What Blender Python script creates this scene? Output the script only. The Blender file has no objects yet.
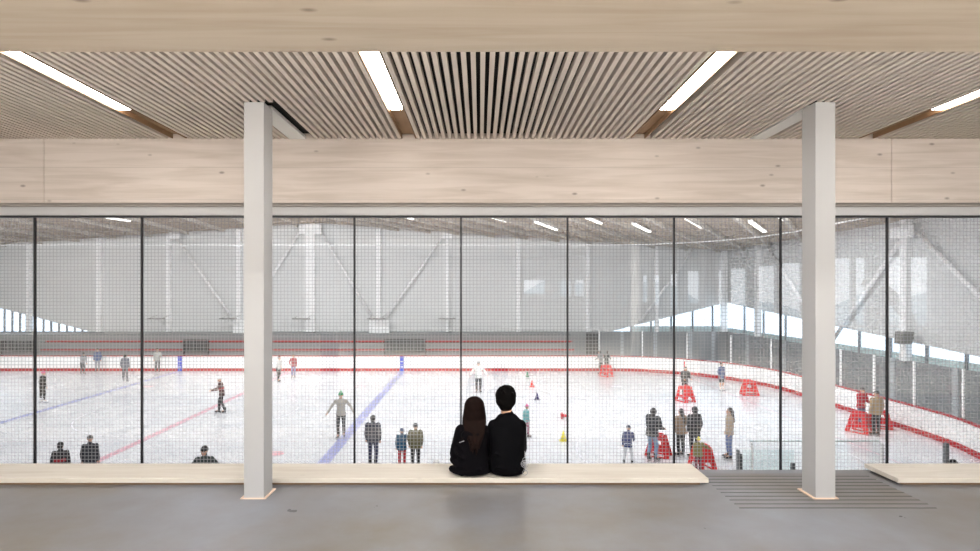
import bpy, bmesh, math, random
from mathutils import Vector, Matrix, Euler
random.seed(7)
PI = math.pi
scene = bpy.context.scene
COL = scene.collection

# ------------------------------------------------------------------ survey of the place
CAMZ = 1.75          # eye height above the lobby floor
F = 560.0            # focal length in pixels
VX, VY = 480.0, 292.0
ICE = CAMZ - 5.42    # ice level
CEIL = 3.359
BEAM_B = 2.689
def dist(y, h=5.42):                 # how far off a point on the ice appears
    return h * F / (y - VY)
def wx(px, D): return (px - VX) * D / F
def wz(py, D): return CAMZ - (py - VY) * D / F

# ------------------------------------------------------------------ materials
def newmat(name):
    m = bpy.data.materials.new(name); m.use_nodes = True
    nt = m.node_tree
    for n in list(nt.nodes): nt.nodes.remove(n)
    out = nt.nodes.new('ShaderNodeOutputMaterial')
    return m, nt, out
def N(nt, t, **kw):
    n = nt.nodes.new(t)
    for k, v in kw.items():
        if k.startswith('i_'):
            n.inputs[k[2:].replace('_', ' ')].default_value = v
        else: setattr(n, k, v)
    return n
def L(nt, a, b): nt.links.new(a, b)
def col4(c): return (c[0], c[1], c[2], 1.0)
_mats = {}
def plain(name, c, rough=0.6, var=0.08, scale=6.0, metallic=0.0, spec=0.5, sheen=0.0):
    if name in _mats: return _mats[name]
    m, nt, out = newmat(name)
    p = N(nt, 'ShaderNodeBsdfPrincipled')
    tc = N(nt, 'ShaderNodeTexCoord')
    no = N(nt, 'ShaderNodeTexNoise'); no.inputs['Scale'].default_value = scale; no.inputs['Detail'].default_value = 3
    L(nt, tc.outputs['Object'], no.inputs['Vector'])
    mx = N(nt, 'ShaderNodeMix', data_type='RGBA')
    mx.inputs['A'].default_value = col4([max(0, v * (1 - var)) for v in c])
    mx.inputs['B'].default_value = col4([min(1, v * (1 + var)) for v in c])
    L(nt, no.outputs['Fac'], mx.inputs['Factor'])
    L(nt, mx.outputs['Result'], p.inputs['Base Color'])
    p.inputs['Roughness'].default_value = rough
    p.inputs['Metallic'].default_value = metallic
    p.inputs['Specular IOR Level'].default_value = spec
    if sheen: p.inputs['Sheen Weight'].default_value = sheen
    L(nt, p.outputs[0], out.inputs[0])
    _mats[name] = m
    return m
def emit(name, c, s):
    m, nt, out = newmat(name)
    e = N(nt, 'ShaderNodeEmission'); e.inputs[0].default_value = col4(c); e.inputs[1].default_value = s
    L(nt, e.outputs[0], out.inputs[0]); return m
def srgb(r, g, b):
    f = lambda v: ((v / 255.0 + 0.055) / 1.055) ** 2.4 if v > 10 else v / 255.0 / 12.92
    return (f(r), f(g), f(b))

def wood(name, light, dark, rough=0.55, knots=1.0, joint=0.11):
    m, nt, out = newmat(name)
    p = N(nt, 'ShaderNodeBsdfPrincipled'); p.inputs['Roughness'].default_value = rough
    p.inputs['Specular IOR Level'].default_value = 0.3
    tc = N(nt, 'ShaderNodeTexCoord')
    mp = N(nt, 'ShaderNodeMapping'); mp.inputs['Scale'].default_value = (0.7, 9, 11)
    L(nt, tc.outputs['Object'], mp.inputs['Vector'])
    n1 = N(nt, 'ShaderNodeTexNoise'); n1.inputs['Scale'].default_value = 1.6; n1.inputs['Detail'].default_value = 6
    n1.inputs['Distortion'].default_value = 0.6
    L(nt, mp.outputs[0], n1.inputs['Vector'])
    r = N(nt, 'ShaderNodeValToRGB')
    r.color_ramp.elements[0].position = 0.3; r.color_ramp.elements[0].color = col4(dark)
    r.color_ramp.elements[1].position = 0.62; r.color_ramp.elements[1].color = col4(light)
    L(nt, n1.outputs['Fac'], r.inputs[0])
    # broad lamella tone
    mp3 = N(nt, 'ShaderNodeMapping'); mp3.inputs['Scale'].default_value = (0.25, 1.5, 3)
    L(nt, tc.outputs['Object'], mp3.inputs['Vector'])
    n3 = N(nt, 'ShaderNodeTexNoise'); n3.inputs['Scale'].default_value = 1.3
    L(nt, mp3.outputs[0], n3.inputs['Vector'])
    mr = N(nt, 'ShaderNodeMapRange'); mr.inputs['To Min'].default_value = 0.9; mr.inputs['To Max'].default_value = 1.1
    L(nt, n3.outputs['Fac'], mr.inputs['Value'])
    vm = N(nt, 'ShaderNodeVectorMath', operation='SCALE')
    L(nt, r.outputs[0], vm.inputs[0]); L(nt, mr.outputs[0], vm.inputs['Scale'])
    # knots
    mp2 = N(nt, 'ShaderNodeMapping'); mp2.inputs['Scale'].default_value = (2.0, 4.2, 4.2)
    L(nt, tc.outputs['Object'], mp2.inputs['Vector'])
    vo = N(nt, 'ShaderNodeTexVoronoi'); vo.inputs['Scale'].default_value = 1.5
    L(nt, mp2.outputs[0], vo.inputs['Vector'])
    kr = N(nt, 'ShaderNodeMapRange'); kr.inputs['From Min'].default_value = 0.04; kr.inputs['From Max'].default_value = 0.11
    kr.inputs['To Min'].default_value = 0.75 * knots; kr.inputs['To Max'].default_value = 0.0
    L(nt, vo.outputs['Distance'], kr.inputs['Value'])
    mx = N(nt, 'ShaderNodeMix', data_type='RGBA'); mx.inputs['B'].default_value = col4([v * 0.35 for v in dark])
    L(nt, kr.outputs[0], mx.inputs['Factor']); L(nt, vm.outputs[0], mx.inputs['A'])
    # lamination joints
    sp = N(nt, 'ShaderNodeSeparateXYZ'); L(nt, tc.outputs['Object'], sp.inputs[0])
    md = N(nt, 'ShaderNodeMath', operation='PINGPONG'); md.inputs[1].default_value = joint
    L(nt, sp.outputs['Z'], md.inputs[0])
    ls = N(nt, 'ShaderNodeMath', operation='LESS_THAN'); ls.inputs[1].default_value = 0.0025
    L(nt, md.outputs[0], ls.inputs[0])
    ms = N(nt, 'ShaderNodeMath', operation='MULTIPLY'); ms.inputs[1].default_value = 0.35
    L(nt, ls.outputs[0], ms.inputs[0])
    mx2 = N(nt, 'ShaderNodeMix', data_type='RGBA'); mx2.inputs['B'].default_value = col4([v * 0.5 for v in dark])
    L(nt, ms.outputs[0], mx2.inputs['Factor']); L(nt, mx.outputs['Result'], mx2.inputs['A'])
    L(nt, mx2.outputs['Result'], p.inputs['Base Color'])
    L(nt, p.outputs[0], out.inputs[0])
    return m
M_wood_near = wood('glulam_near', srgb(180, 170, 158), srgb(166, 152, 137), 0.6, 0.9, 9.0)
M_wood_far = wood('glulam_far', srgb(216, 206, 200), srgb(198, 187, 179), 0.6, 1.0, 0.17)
M_bench = wood('bench_wood', srgb(232, 226, 217), srgb(218, 210, 199), 0.35, 0.25, 9.0)
M_slat = plain('slat_wood', srgb(212, 202, 195), 0.7, 0.08, 5)
M_black = plain('black_backing', (0.008, 0.007, 0.007), 0.9)
M_column = plain('column_paint', srgb(184, 185, 188), 0.5, 0.015, 2)
M_plate = plain('column_base_edge', srgb(240, 214, 196), 0.5, 0.02, 2)
M_header = plain('header_grey', srgb(192, 193, 196), 0.45, 0.02, 2)
M_gasket = plain('gasket_black', (0.012, 0.012, 0.016), 0.5)
M_slot = plain('slot_brown', srgb(150, 120, 92), 0.6, 0.1, 5)
M_diff = emit('luminaire_diffuser', (1.0, 0.95, 0.87), 30.0)
M_arenalight = emit('arena_luminaire', (1.0, 0.98, 0.94), 4.0)
M_white = plain('painted_white', srgb(228, 229, 230), 0.5, 0.02, 2)
M_lobbywall = plain('lobby_wall', srgb(200, 199, 197), 0.8, 0.03, 1)
M_dgrey = plain('dark_grey_metal', (0.07, 0.075, 0.085), 0.45)

def concrete():
    m, nt, out = newmat('polished_concrete')
    p = N(nt, 'ShaderNodeBsdfPrincipled')
    tc = N(nt, 'ShaderNodeTexCoord')
    n1 = N(nt, 'ShaderNodeTexNoise'); n1.inputs['Scale'].default_value = 0.55; n1.inputs['Detail'].default_value = 7; n1.inputs['Roughness'].default_value = 0.6
    n2 = N(nt, 'ShaderNodeTexNoise'); n2.inputs['Scale'].default_value = 3.2; n2.inputs['Detail'].default_value = 8; n2.inputs['Distortion'].default_value = 0.3
    L(nt, tc.outputs['Object'], n1.inputs['Vector']); L(nt, tc.outputs['Object'], n2.inputs['Vector'])
    r = N(nt, 'ShaderNodeValToRGB')
    r.color_ramp.elements[0].position = 0.35; r.color_ramp.elements[0].color = col4(srgb(120, 114, 106))
    r.color_ramp.elements[1].position = 0.68; r.color_ramp.elements[1].color = col4(srgb(138, 144, 158))
    L(nt, n1.outputs['Fac'], r.inputs[0])
    r2 = N(nt, 'ShaderNodeValToRGB')
    r2.color_ramp.elements[0].position = 0.3; r2.color_ramp.elements[0].color = (0.93, 0.93, 0.93, 1)
    r2.color_ramp.elements[1].position = 0.75; r2.color_ramp.elements[1].color = (1.06, 1.06, 1.06, 1)
    L(nt, n2.outputs['Fac'], r2.inputs[0])
    mu = N(nt, 'ShaderNodeMix', data_type='RGBA', blend_type='MULTIPLY'); mu.inputs['Factor'].default_value = 1
    L(nt, r.outputs[0], mu.inputs['A']); L(nt, r2.outputs[0], mu.inputs['B'])
    L(nt, mu.outputs['Result'], p.inputs['Base Color'])
    mr = N(nt, 'ShaderNodeMapRange'); mr.inputs['To Min'].default_value = 0.24; mr.inputs['To Max'].default_value = 0.36
    L(nt, n2.outputs['Fac'], mr.inputs['Value']); L(nt, mr.outputs[0], p.inputs['Roughness'])
    p.inputs['Specular IOR Level'].default_value = 0.4
    L(nt, p.outputs[0], out.inputs[0]); return m
M_conc = concrete()

def ice():
    m, nt, out = newmat('rink_ice')
    p = N(nt, 'ShaderNodeBsdfPrincipled')
    tc = N(nt, 'ShaderNodeTexCoord')
    n1 = N(nt, 'ShaderNodeTexNoise'); n1.inputs['Scale'].default_value = 0.35; n1.inputs['Detail'].default_value = 9
    n1.inputs['Distortion'].default_value = 2.0
    L(nt, tc.outputs['Object'], n1.inputs['Vector'])
    r = N(nt, 'ShaderNodeValToRGB')
    r.color_ramp.elements[0].position = 0.3; r.color_ramp.elements[0].color = col4(srgb(212, 214, 222))
    r.color_ramp.elements[1].position = 0.6; r.color_ramp.elements[1].color = col4(srgb(224, 225, 230))
    L(nt, n1.outputs['Fac'], r.inputs[0]); L(nt, r.outputs[0], p.inputs['Base Color'])
    mr = N(nt, 'ShaderNodeMapRange'); mr.inputs['To Min'].default_value = 0.12; mr.inputs['To Max'].default_value = 0.34
    L(nt, n1.outputs['Fac'], mr.inputs['Value']); L(nt, mr.outputs[0], p.inputs['Roughness'])
    L(nt, p.outputs[0], out.inputs[0]); return m
M_ice = ice()

def glass(name, ior, tint, boost=1.0):
    m, nt, out = newmat(name)
    t = N(nt, 'ShaderNodeBsdfTransparent'); t.inputs[0].default_value = col4(tint)
    g = N(nt, 'ShaderNodeBsdfGlossy'); g.inputs['Roughness'].default_value = 0.0; g.inputs[0].default_value = (1, 1, 1, 1)
    f0 = ((ior - 1) / (ior + 1)) ** 2            # Schlick reflectance, the same from both faces
    lw = N(nt, 'ShaderNodeLayerWeight'); lw.inputs['Blend'].default_value = 0.5
    pw = N(nt, 'ShaderNodeMath', operation='POWER'); pw.inputs[1].default_value = 5.0; L(nt, lw.outputs['Facing'], pw.inputs[0])
    fr = N(nt, 'ShaderNodeMapRange'); fr.inputs['To Min'].default_value = f0; fr.inputs['To Max'].default_value = 1.0; L(nt, pw.outputs[0], fr.inputs['Value'])
    mx = N(nt, 'ShaderNodeMixShader')
    L(nt, fr.outputs[0], mx.inputs[0]); L(nt, t.outputs[0], mx.inputs[1]); L(nt, g.outputs[0], mx.inputs[2])
    L(nt, mx.outputs[0], out.inputs[0]); return m
M_glass = glass('clear_glazing', 1.95, (0.97, 0.98, 0.975))
M_glass2 = glass('rink_glass', 1.3, (0.94, 0.965, 0.96))
M_glass3 = glass('gate_glass', 1.3, (0.83, 0.91, 0.9))

def netmat(name, cell, w, c, opacity=1.0, ax=('X', 'Z')):
    m, nt, out = newmat(name)
    tc = N(nt, 'ShaderNodeTexCoord'); sp = N(nt, 'ShaderNodeSeparateXYZ')
    L(nt, tc.outputs['Object'], sp.inputs[0])
    ms = []
    for a in ax:
        d = N(nt, 'ShaderNodeMath', operation='DIVIDE'); d.inputs[1].default_value = cell
        L(nt, sp.outputs[a], d.inputs[0])
        f = N(nt, 'ShaderNodeMath', operation='FRACT'); L(nt, d.outputs[0], f.inputs[0])
        l = N(nt, 'ShaderNodeMath', operation='LESS_THAN'); l.inputs[1].default_value = w / cell
        L(nt, f.outputs[0], l.inputs[0]); ms.append(l)
    mxm = N(nt, 'ShaderNodeMath', operation='MAXIMUM')
    L(nt, ms[0].outputs[0], mxm.inputs[0]); L(nt, ms[1].outputs[0], mxm.inputs[1])
    mo = N(nt, 'ShaderNodeMath', operation='MULTIPLY'); mo.inputs[1].default_value = opacity
    L(nt, mxm.outputs[0], mo.inputs[0])
    t = N(nt, 'ShaderNodeBsdfTransparent')
    d1 = N(nt, 'ShaderNodeBsdfDiffuse'); d1.inputs[0].default_value = col4(c)
    d2 = N(nt, 'ShaderNodeBsdfTranslucent'); d2.inputs[0].default_value = col4(c)
    md = N(nt, 'ShaderNodeMixShader'); md.inputs[0].default_value = 0.5
    L(nt, d1.outputs[0], md.inputs[1]); L(nt, d2.outputs[0], md.inputs[2])
    mx = N(nt, 'ShaderNodeMixShader')
    L(nt, mo.outputs[0], mx.inputs[0]); L(nt, t.outputs[0], mx.inputs[1]); L(nt, md.outputs[0], mx.inputs[2])
    L(nt, mx.outputs[0], out.inputs[0]); return m

# ------------------------------------------------------------------ object helpers
def link(o): COL.objects.link(o); return o
def tag(o, label=None, cat=None, group=None, kind=None):
    if label: o['label'] = label
    if cat: o['category'] = cat
    if group: o['group'] = group
    if kind: o['kind'] = kind
    return o
def empty(name, loc=(0, 0, 0), rz=0.0, sc=1.0):
    o = bpy.data.objects.new(name, None); o.location = loc; o.rotation_euler = (0, 0, rz); o.scale = (sc, sc, sc)
    o.empty_display_size = 0.2
    return link(o)
class MB:
    def __init__(s): s.bm = bmesh.new()
    def box(s, x0, x1, y0, y1, z0, z1):
        v = [s.bm.verts.new(p) for p in ((x0, y0, z0), (x1, y0, z0), (x1, y1, z0), (x0, y1, z0), (x0, y0, z1), (x1, y0, z1), (x1, y1, z1), (x0, y1, z1))]
        for f in ((0, 3, 2, 1), (4, 5, 6, 7), (0, 1, 5, 4), (1, 2, 6, 5), (2, 3, 7, 6), (3, 0, 4, 7)):
            s.bm.faces.new([v[i] for i in f])
        return s
    def quad(s, *pts):
        s.bm.faces.new([s.bm.verts.new(p) for p in pts]); return s
    def prism(s, poly, axis, a, b):         # poly in the plane, extruded along axis from a to b
        def P(u, v, w):
            return {'x': (w, u, v), 'y': (u, w, v), 'z': (u, v, w)}[axis]
        A = [s.bm.verts.new(P(u, v, a)) for u, v in poly]; B = [s.bm.verts.new(P(u, v, b)) for u, v in poly]
        n = len(poly)
        s.bm.faces.new(A); s.bm.faces.new(B[::-1])
        for i in range(n): s.bm.faces.new((A[i], B[i], B[(i + 1) % n], A[(i + 1) % n]))
        return s
    def tube(s, p0, p1, r0, r1=None, seg=12, sy=1.0, cap=True):
        p0 = Vector(p0); p1 = Vector(p1); r1 = r0 if r1 is None else r1
        d = (p1 - p0).normalized()
        up = Vector((0, 0, 1)) if abs(d.z) < 0.95 else Vector((0, 1, 0))
        a = d.cross(up).normalized(); b = d.cross(a).normalized()
        R = []
        for p, r in ((p0, r0), (p1, r1)):
            R.append([s.bm.verts.new(p + a * (math.cos(2 * PI * i / seg) * r) + b * (math.sin(2 * PI * i / seg) * r * sy)) for i in range(seg)])
        for i in range(seg):
            s.bm.faces.new((R[0][i], R[0][(i + 1) % seg], R[1][(i + 1) % seg], R[1][i]))
        if cap: s.bm.faces.new(R[0][::-1]); s.bm.faces.new(R[1])
        return s
    def path(s, pts, r, seg=10):
        for a, b in zip(pts, pts[1:]): s.tube(a, b, r, seg=seg)
        for p in pts[1:-1]: s.ell(p, (r, r, r), 10, 6)
        return s
    def capsule(s, p0, p1, r0, r1=None, seg=14):
        p0 = Vector(p0); p1 = Vector(p1); r1 = r0 if r1 is None else r1
        d = (p1 - p0); ln = d.length
        d = d.normalized() if ln > 1e-6 else Vector((0, 0, 1))
        up = Vector((0, 0, 1)) if abs(d.z) < 0.9 else Vector((0, 1, 0))
        a = d.cross(up).normalized(); b = d.cross(a).normalized()
        prof = []
        K = 4
        for k in range(1, K + 1):
            t = k / K * PI / 2; prof.append((p0 - d * r0 * math.cos(t), r0 * math.sin(t)))
        for k in range(0, K):
            t = k / K * PI / 2; prof.append((p1 + d * r1 * math.sin(t), r1 * math.cos(t)))
        rings = [[s.bm.verts.new(c + a * (math.cos(2 * PI * i / seg) * r) + b * (math.sin(2 * PI * i / seg) * r)) for i in range(seg)] for c, r in prof]
        s._close(rings, p0 - d * r0, p1 + d * r1, seg); return s
    def _close(s, rings, e0, e1, seg):
        v0 = s.bm.verts.new(e0); v1 = s.bm.verts.new(e1)
        for A, B in zip(rings, rings[1:]):
            for i in range(seg): s.bm.faces.new((A[i], A[(i + 1) % seg], B[(i + 1) % seg], B[i]))
        for i in range(seg):
            s.bm.faces.new((v0, rings[0][(i + 1) % seg], rings[0][i])); s.bm.faces.new((v1, rings[-1][i], rings[-1][(i + 1) % seg]))
    def ell(s, c, r, seg=18, rg=10, rot=None):
        c = Vector(c); rings = []
        R = rot.to_matrix() if rot is not None else Matrix.Identity(3)
        for k in range(1, rg):
            t = PI * k / rg
            rings.append([s.bm.verts.new(c + R @ Vector((r[0] * math.sin(t) * math.cos(2 * PI * i / seg), r[1] * math.sin(t) * math.sin(2 * PI * i / seg), -r[2] * math.cos(t)))) for i in range(seg)])
        s._close(rings, c + R @ Vector((0, 0, -r[2])), c + R @ Vector((0, 0, r[2])), seg); return s
    def loft(s, rings_in, seg=20, fn=None):     # rings: (cx, cy, z, rx, ry)
        rings = []
        fn = fn or (lambda v: v)
        for cx, cy, z, rx, ry in rings_in:
            rings.append([s.bm.verts.new(fn(Vector((cx + rx * math.cos(2 * PI * i / seg), cy + ry * math.sin(2 * PI * i / seg), z)))) for i in range(seg)])
        a = rings_in[0]; b = rings_in[-1]
        s._close(rings, fn(Vector((a[0], a[1], a[2] - 0.01))), fn(Vector((b[0], b[1], b[2] + 0.01))), seg); return s
    def mesh(s, name, smooth=False, bevel=0.0):
        bmesh.ops.recalc_face_normals(s.bm, faces=s.bm.faces)
        me = bpy.data.meshes.new(name); s.bm.to_mesh(me); s.bm.free()
        if smooth:
            me.polygons.foreach_set('use_smooth', [True] * len(me.polygons))
        return me
    def build(s, name, mat, parent=None, smooth=False, bevel=0.0):
        me = s.mesh(name, smooth)
        if mat: me.materials.append(mat)
        o = link(bpy.data.objects.new(name, me))
        if parent: o.parent = parent
        if bevel:
            b = o.modifiers.new('bevel', 'BEVEL'); b.width = bevel; b.segments = 2; b.limit_method = 'ANGLE'
        return o
def remesh(mb, voxel, smooth_it=3, name='m', dec=None):
    me = mb.mesh(name)
    o = bpy.data.objects.new('tmp', me); link(o)
    r = o.modifiers.new('r', 'REMESH'); r.mode = 'VOXEL'; r.voxel_size = voxel; r.use_smooth_shade = True
    sm = o.modifiers.new('s', 'SMOOTH'); sm.factor = 0.5; sm.iterations = smooth_it
    if dec:
        d = o.modifiers.new('d', 'DECIMATE'); d.ratio = dec
    dg = bpy.context.evaluated_depsgraph_get()
    res = bpy.data.meshes.new_from_object(o.evaluated_get(dg))
    res.name = name
    bpy.data.objects.remove(o); bpy.data.meshes.remove(me)
    res.materials.clear()
    return res
def meshobj(name, me, mat, parent=None):
    if mat and not me.materials: me.materials.append(mat)
    o = link(bpy.data.objects.new(name, me))
    if parent: o.parent = parent
    return o
def struct(o): o['kind'] = 'structure'; return o

# ================================================================== THE LOBBY
XL, XR, YB = -9.0, 21.0, -14.0
GY = 6.0                               # glazing plane
SLAB = 5.506                           # edge of the floor slab
SEAT_F = -0.385                        # recess in front of the glass
fl = MB()
# grille slots are cut as thin gaps between strips of floor
gx0, gx1, gy0, gy1 = 2.10, 3.70, 4.53, 5.40
FB = 2.4
fl.box(XL, gx0, FB, SLAB, -0.3, 0); fl.box(gx1, XR, FB, SLAB, -0.3, 0)
fl.box(gx0, gx1, FB, gy0, -0.3, 0); fl.box(gx0, gx1, gy1, SLAB, -0.3, 0)
struct(fl.build('floor', M_conc))
struct(MB().box(XL, XR, YB, FB, -0.3, 0).build('floor_bounce', plain('bounce_floor', srgb(222, 217, 208), 0.8, 0.03, 1)))  # unseen paler floor, added to bounce light up onto beam and slats
# linear floor grille
gr = empty('floor_grille', ((gx0 + gx1) / 2, gy0, 0))
tag(gr, 'linear slotted air grille set flush into the concrete floor around the right column', 'floor grille')
M_grbar = plain('grille_bar', srgb(158, 156, 152), 0.45, 0.05, 3)
g = MB(); nb = 10; hx = (gx1 - gx0) / 2; dy = gy1 - gy0
for i in range(nb):
    y0 = i * dy / nb
    g.box(-hx, hx, y0 + 0.015, y0 + dy / nb, -0.02, 0.0)
g.build('slotted_panel', M_conc, gr)
MB().box(-hx, hx, 0, dy, -0.019, -0.0015).build('slot_shade', M_gasket, gr)  # flat black sheet: the shade inside the slots put in as colour
# slab edge trim + recess
struct(MB().box(XL, XR, SLAB, SLAB + 0.004, -0.3, -0.001).build('trim_1', M_dgrey))
struct(MB().box(XL, XR, SLAB - 0.3, 6.25, SEAT_F - 0.3, SEAT_F).build('floor_recess', M_conc))

# slat ceiling
c = MB()
pitch, sw = 0.0664, 0.035
LX = (-3.15, -0.745, 1.655, 4.05)
def slat_ok(x0, x1):
    return not any(x1 > q - 0.078 and x0 < q + 0.078 for q in LX)
i0 = int((XL - 0) / pitch)
for i in range(i0, int(10.5 / pitch)):
    x0 = 0.002 + pitch * i; x1 = x0 + sw
    if not slat_ok(x0, x1): continue
    y1 = 5.889
    if (x1 > -2.02 and x0 < -1.77) or (x1 > 2.83 and x0 < 3.02): y1 = 4.75
    c.box(x0, x1, 2.15, y1, CEIL, CEIL + 0.055)
struct(c.build('ceiling', M_slat))
struct(MB().box(XL, 10.6, 2.1, 5.95, CEIL + 0.058, CEIL + 0.2).build('ceiling_backing', M_black))
struct(MB().box(XL, XR, YB, 1.75, CEIL, CEIL + 0.2).build('ceiling_rear', M_lobbywall))
struct(MB().box(10.6, XR, 1.75, 6.2, CEIL, CEIL + 0.2).build('ceiling_side', M_lobbywall))
for k, (a, b) in enumerate(((-2.0, -1.83), (2.845, 3.005))):
    struct(MB().box(a, b, 4.92, 5.889, CEIL - 0.002, CEIL + 0.03).build('trim_%d' % (k + 2), M_white))

# recessed linear lights
lab = ['recessed linear ceiling light farthest left, running off above the left column',
       'recessed linear ceiling light just right of the left column',
       'recessed linear ceiling light just left of the right column',
       'recessed linear ceiling light at the far right edge, beyond the right column']
for k, q in enumerate(LX):
    t = empty('linear_light', (q, 2.2, CEIL))
    tag(t, lab[k], 'ceiling light', 'recessed linear lights in the slat ceiling')
    h = MB()
    h.box(-0.076, -0.068, 0, 3.67, 0.0, 0.05); h.box(0.068, 0.076, 0, 3.67, 0.0, 0.05); h.box(-0.076, 0.076, 0, 3.67, 0.048, 0.056)
    h.build('housing', M_slot, t)
    MB().box(-0.055, 0.055, 0.0, 2.78, 0.012, 0.03).build('diffuser', M_diff, t)

# timber beams
bm_ = MB().box(XL, 12, 1.72, 2.19, BEAM_B, CEIL + 0.1).build('timber_beam', M_wood_near)
tag(bm_, 'large glued laminated timber beam nearest the viewer along the top of the view', 'beam', 'glued laminated timber beams')
segs = [(XL, -4.588, 'pale laminated timber beam above the glazing, left piece ending left of the left column'),
        (-4.582, 4.327, 'pale laminated timber beam above the glazing, long middle piece behind both columns'),
        (4.333, 12, 'pale laminated timber beam above the glazing, right piece at the right edge')]
for a, b, l in segs:
    o = MB().box(a, b, 5.889, 6.2, BEAM_B, CEIL + 0.25).build('timber_beam', M_wood_far)
    tag(o, l, 'beam', 'glued laminated timber beams')
# header
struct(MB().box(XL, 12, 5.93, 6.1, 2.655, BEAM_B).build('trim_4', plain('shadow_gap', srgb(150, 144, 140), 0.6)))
struct(MB().box(XL, 12, 5.955, 6.1, 2.566, 2.656).build('trim_5', M_header))
struct(MB().box(XL, 12, 5.965, 6.05, 2.548, 2.567).build('trim_6', M_gasket))

# columns
for k, xc in enumerate((-1.915, 2.925)):
    w = 0.085
    t = empty('column', (xc, 4.741, 0))
    tag(t, ['square white painted column standing left of the seated couple in front of the bench',
            'square white painted column standing on the slotted floor grille at right'][k], 'column', 'white lobby columns')
    MB().box(-w, w, 0, 0.2, 0.0, CEIL).build('shaft', M_column, t, bevel=0.004)
    MB().box(-w - 0.025, w + 0.02, -0.012, 0.23, 0.0, 0.008).build('base_plate', M_plate, t)

# glazing
jx = [wx(p, GY) for p in (-178, -71.5, 35, 142, 248, 354.5, 461, 567.5, 674, 780.5, 887, 993.5, 1100, 1207)]
for k in range(len(jx) - 1):
    a, b = jx[k], jx[k + 1]
    w_ = MB().quad((a + 0.009, GY, SEAT_F), (b - 0.009, GY, SEAT_F), (b - 0.009, GY, 2.56), (a + 0.009, GY, 2.56)).build('window_%d' % (k + 1), M_glass)
    struct(w_)
    MB().box(a - 0.009, a + 0.009, GY - 0.012, GY + 0.012, SEAT_F, 2.56).build('glazing_joint', M_gasket, w_)
struct(MB().box(XL, 12, GY - 0.03, GY + 0.03, SEAT_F, SEAT_F + 0.03).build('trim_7', M_dgrey))
struct(MB().box(jx[-1], XR, GY - 0.1, GY + 0.2, -0.4, CEIL + 0.1).build('wall_front', M_lobbywall))

# benches
b1 = empty('bench', (0, 5.06, 0))
tag(b1, 'long low pale timber bench below the window that the couple sit on', 'bench', 'low timber benches')
MB().box(XL + 0.1, 2.067, 0, 0.445, 0.024, 0.065).build('seat', M_bench, b1, bevel=0.003)
MB().box(XL + 0.2, 2.0, 0.03, 0.42, 0.0, 0.024).build('plinth', M_slot, b1)
b2 = empty('bench', (3.777, 5.06, 0))
tag(b2, 'low pale timber bench right of the right column, running out of view', 'bench', 'low timber benches')
MB().box(0, 6.5, 0, 0.445, 0.024, 0.065).build('seat', M_bench, b2, bevel=0.003)
MB().box(0.06, 6.4, 0.03, 0.42, 0.0, 0.024).build('plinth', M_slot, b2)

# lobby enclosure behind the viewer (seen mirrored in the glazing)
struct(MB().box(XL - 0.2, XL, YB, 6.2, -0.3, CEIL + 0.2).build('wall_left', M_lobbywall))
struct(MB().box(XR, XR + 0.2, YB, 6.2, -0.3, CEIL + 0.2).build('wall_side', M_lobbywall))
VD = 12.0 - YB
wins = [(524, 545, 280, 294), (560, 571, 280, 296), (575, 584, 280, 296), (643, 648, 275, 302), (655, 660, 275, 305), (671, 678, 274, 310),
        (688, 700, 271, 303), (705, 723, 270, 304), (731, 747, 268, 314), (759, 776, 266, 314), (782, 802, 263, 318), (833, 852, 258, 332), (856, 867, 258, 332),
        (889, 903, 257, 334), (911, 930, 256, 334), (948, 992, 251, 344), (998, 1040, 251, 344),
        (-120, -40, 250, 350), (20, 120, 250, 350) ]
rects = sorted([(wx(a, VD), wx(b, VD), wz(d, VD), wz(cc, VD)) for a, b, cc, d in wins])
rects = [r for r in rects if r[0] > XL and r[1] < XR and not (r[1] < 1)]
wb = MB(); x = XL
for (a, b, z0, z1) in rects:
    wb.box(x, a, YB - 0.2, YB, -0.3, CEIL + 0.2)
    wb.box(a, b, YB - 0.2, YB, -0.3, z0); wb.box(a, b, YB - 0.2, YB, z1, CEIL + 0.2)
    x = b
wb.box(x, XR, YB - 0.2, YB, -0.3, CEIL + 0.2)
struct(wb.build('wall_back', M_lobbywall))
# column, handrail and curved stair stringer behind the viewer
rc = MB().box(3.83, 3.98, -2.2, -2.0, 0, CEIL).build('column', M_white)
tag(rc, 'white column behind the viewer, faintly mirrored in the glass', 'column', 'white lobby columns')
gd = empty('guard_rail', (0, -2.0, 0))
tag(gd, 'grey guard rail behind the viewer, mirrored in the right of the window', 'railing')
MB().box(8.9, 12.2, -0.03, 0.03, 0.86, 0.92).build('handrail', M_header, gd)
for q in (8.95, 10.0, 11.1, 12.1): MB().box(q, q + 0.09, -0.03, 0.03, 0, 0.86).build('post', M_header, gd)
st = MB(); cx_, cz_ = 9.3, 0.1; n = 20
pts_o = [(cx_ + 3.35 * math.cos(a), cz_ + 2.6 * math.sin(a)) for a in [-0.03 + 1.03 * i / n for i in range(n + 1)]]
pts_i = [(cx_ + 3.05 * math.cos(a), cz_ + 2.2 * math.sin(a)) for a in [-0.03 + 1.03 * i / n for i in range(n + 1)]]
for i in range(n):
    st.prism([pts_o[i], pts_o[i + 1], pts_i[i + 1], pts_i[i]], 'y', -4.1, -4.0)
o = st.build('curved_stair_stringer', M_white); tag(o, 'white curved panel behind the viewer, mirrored in the right of the glass', 'panel')

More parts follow.
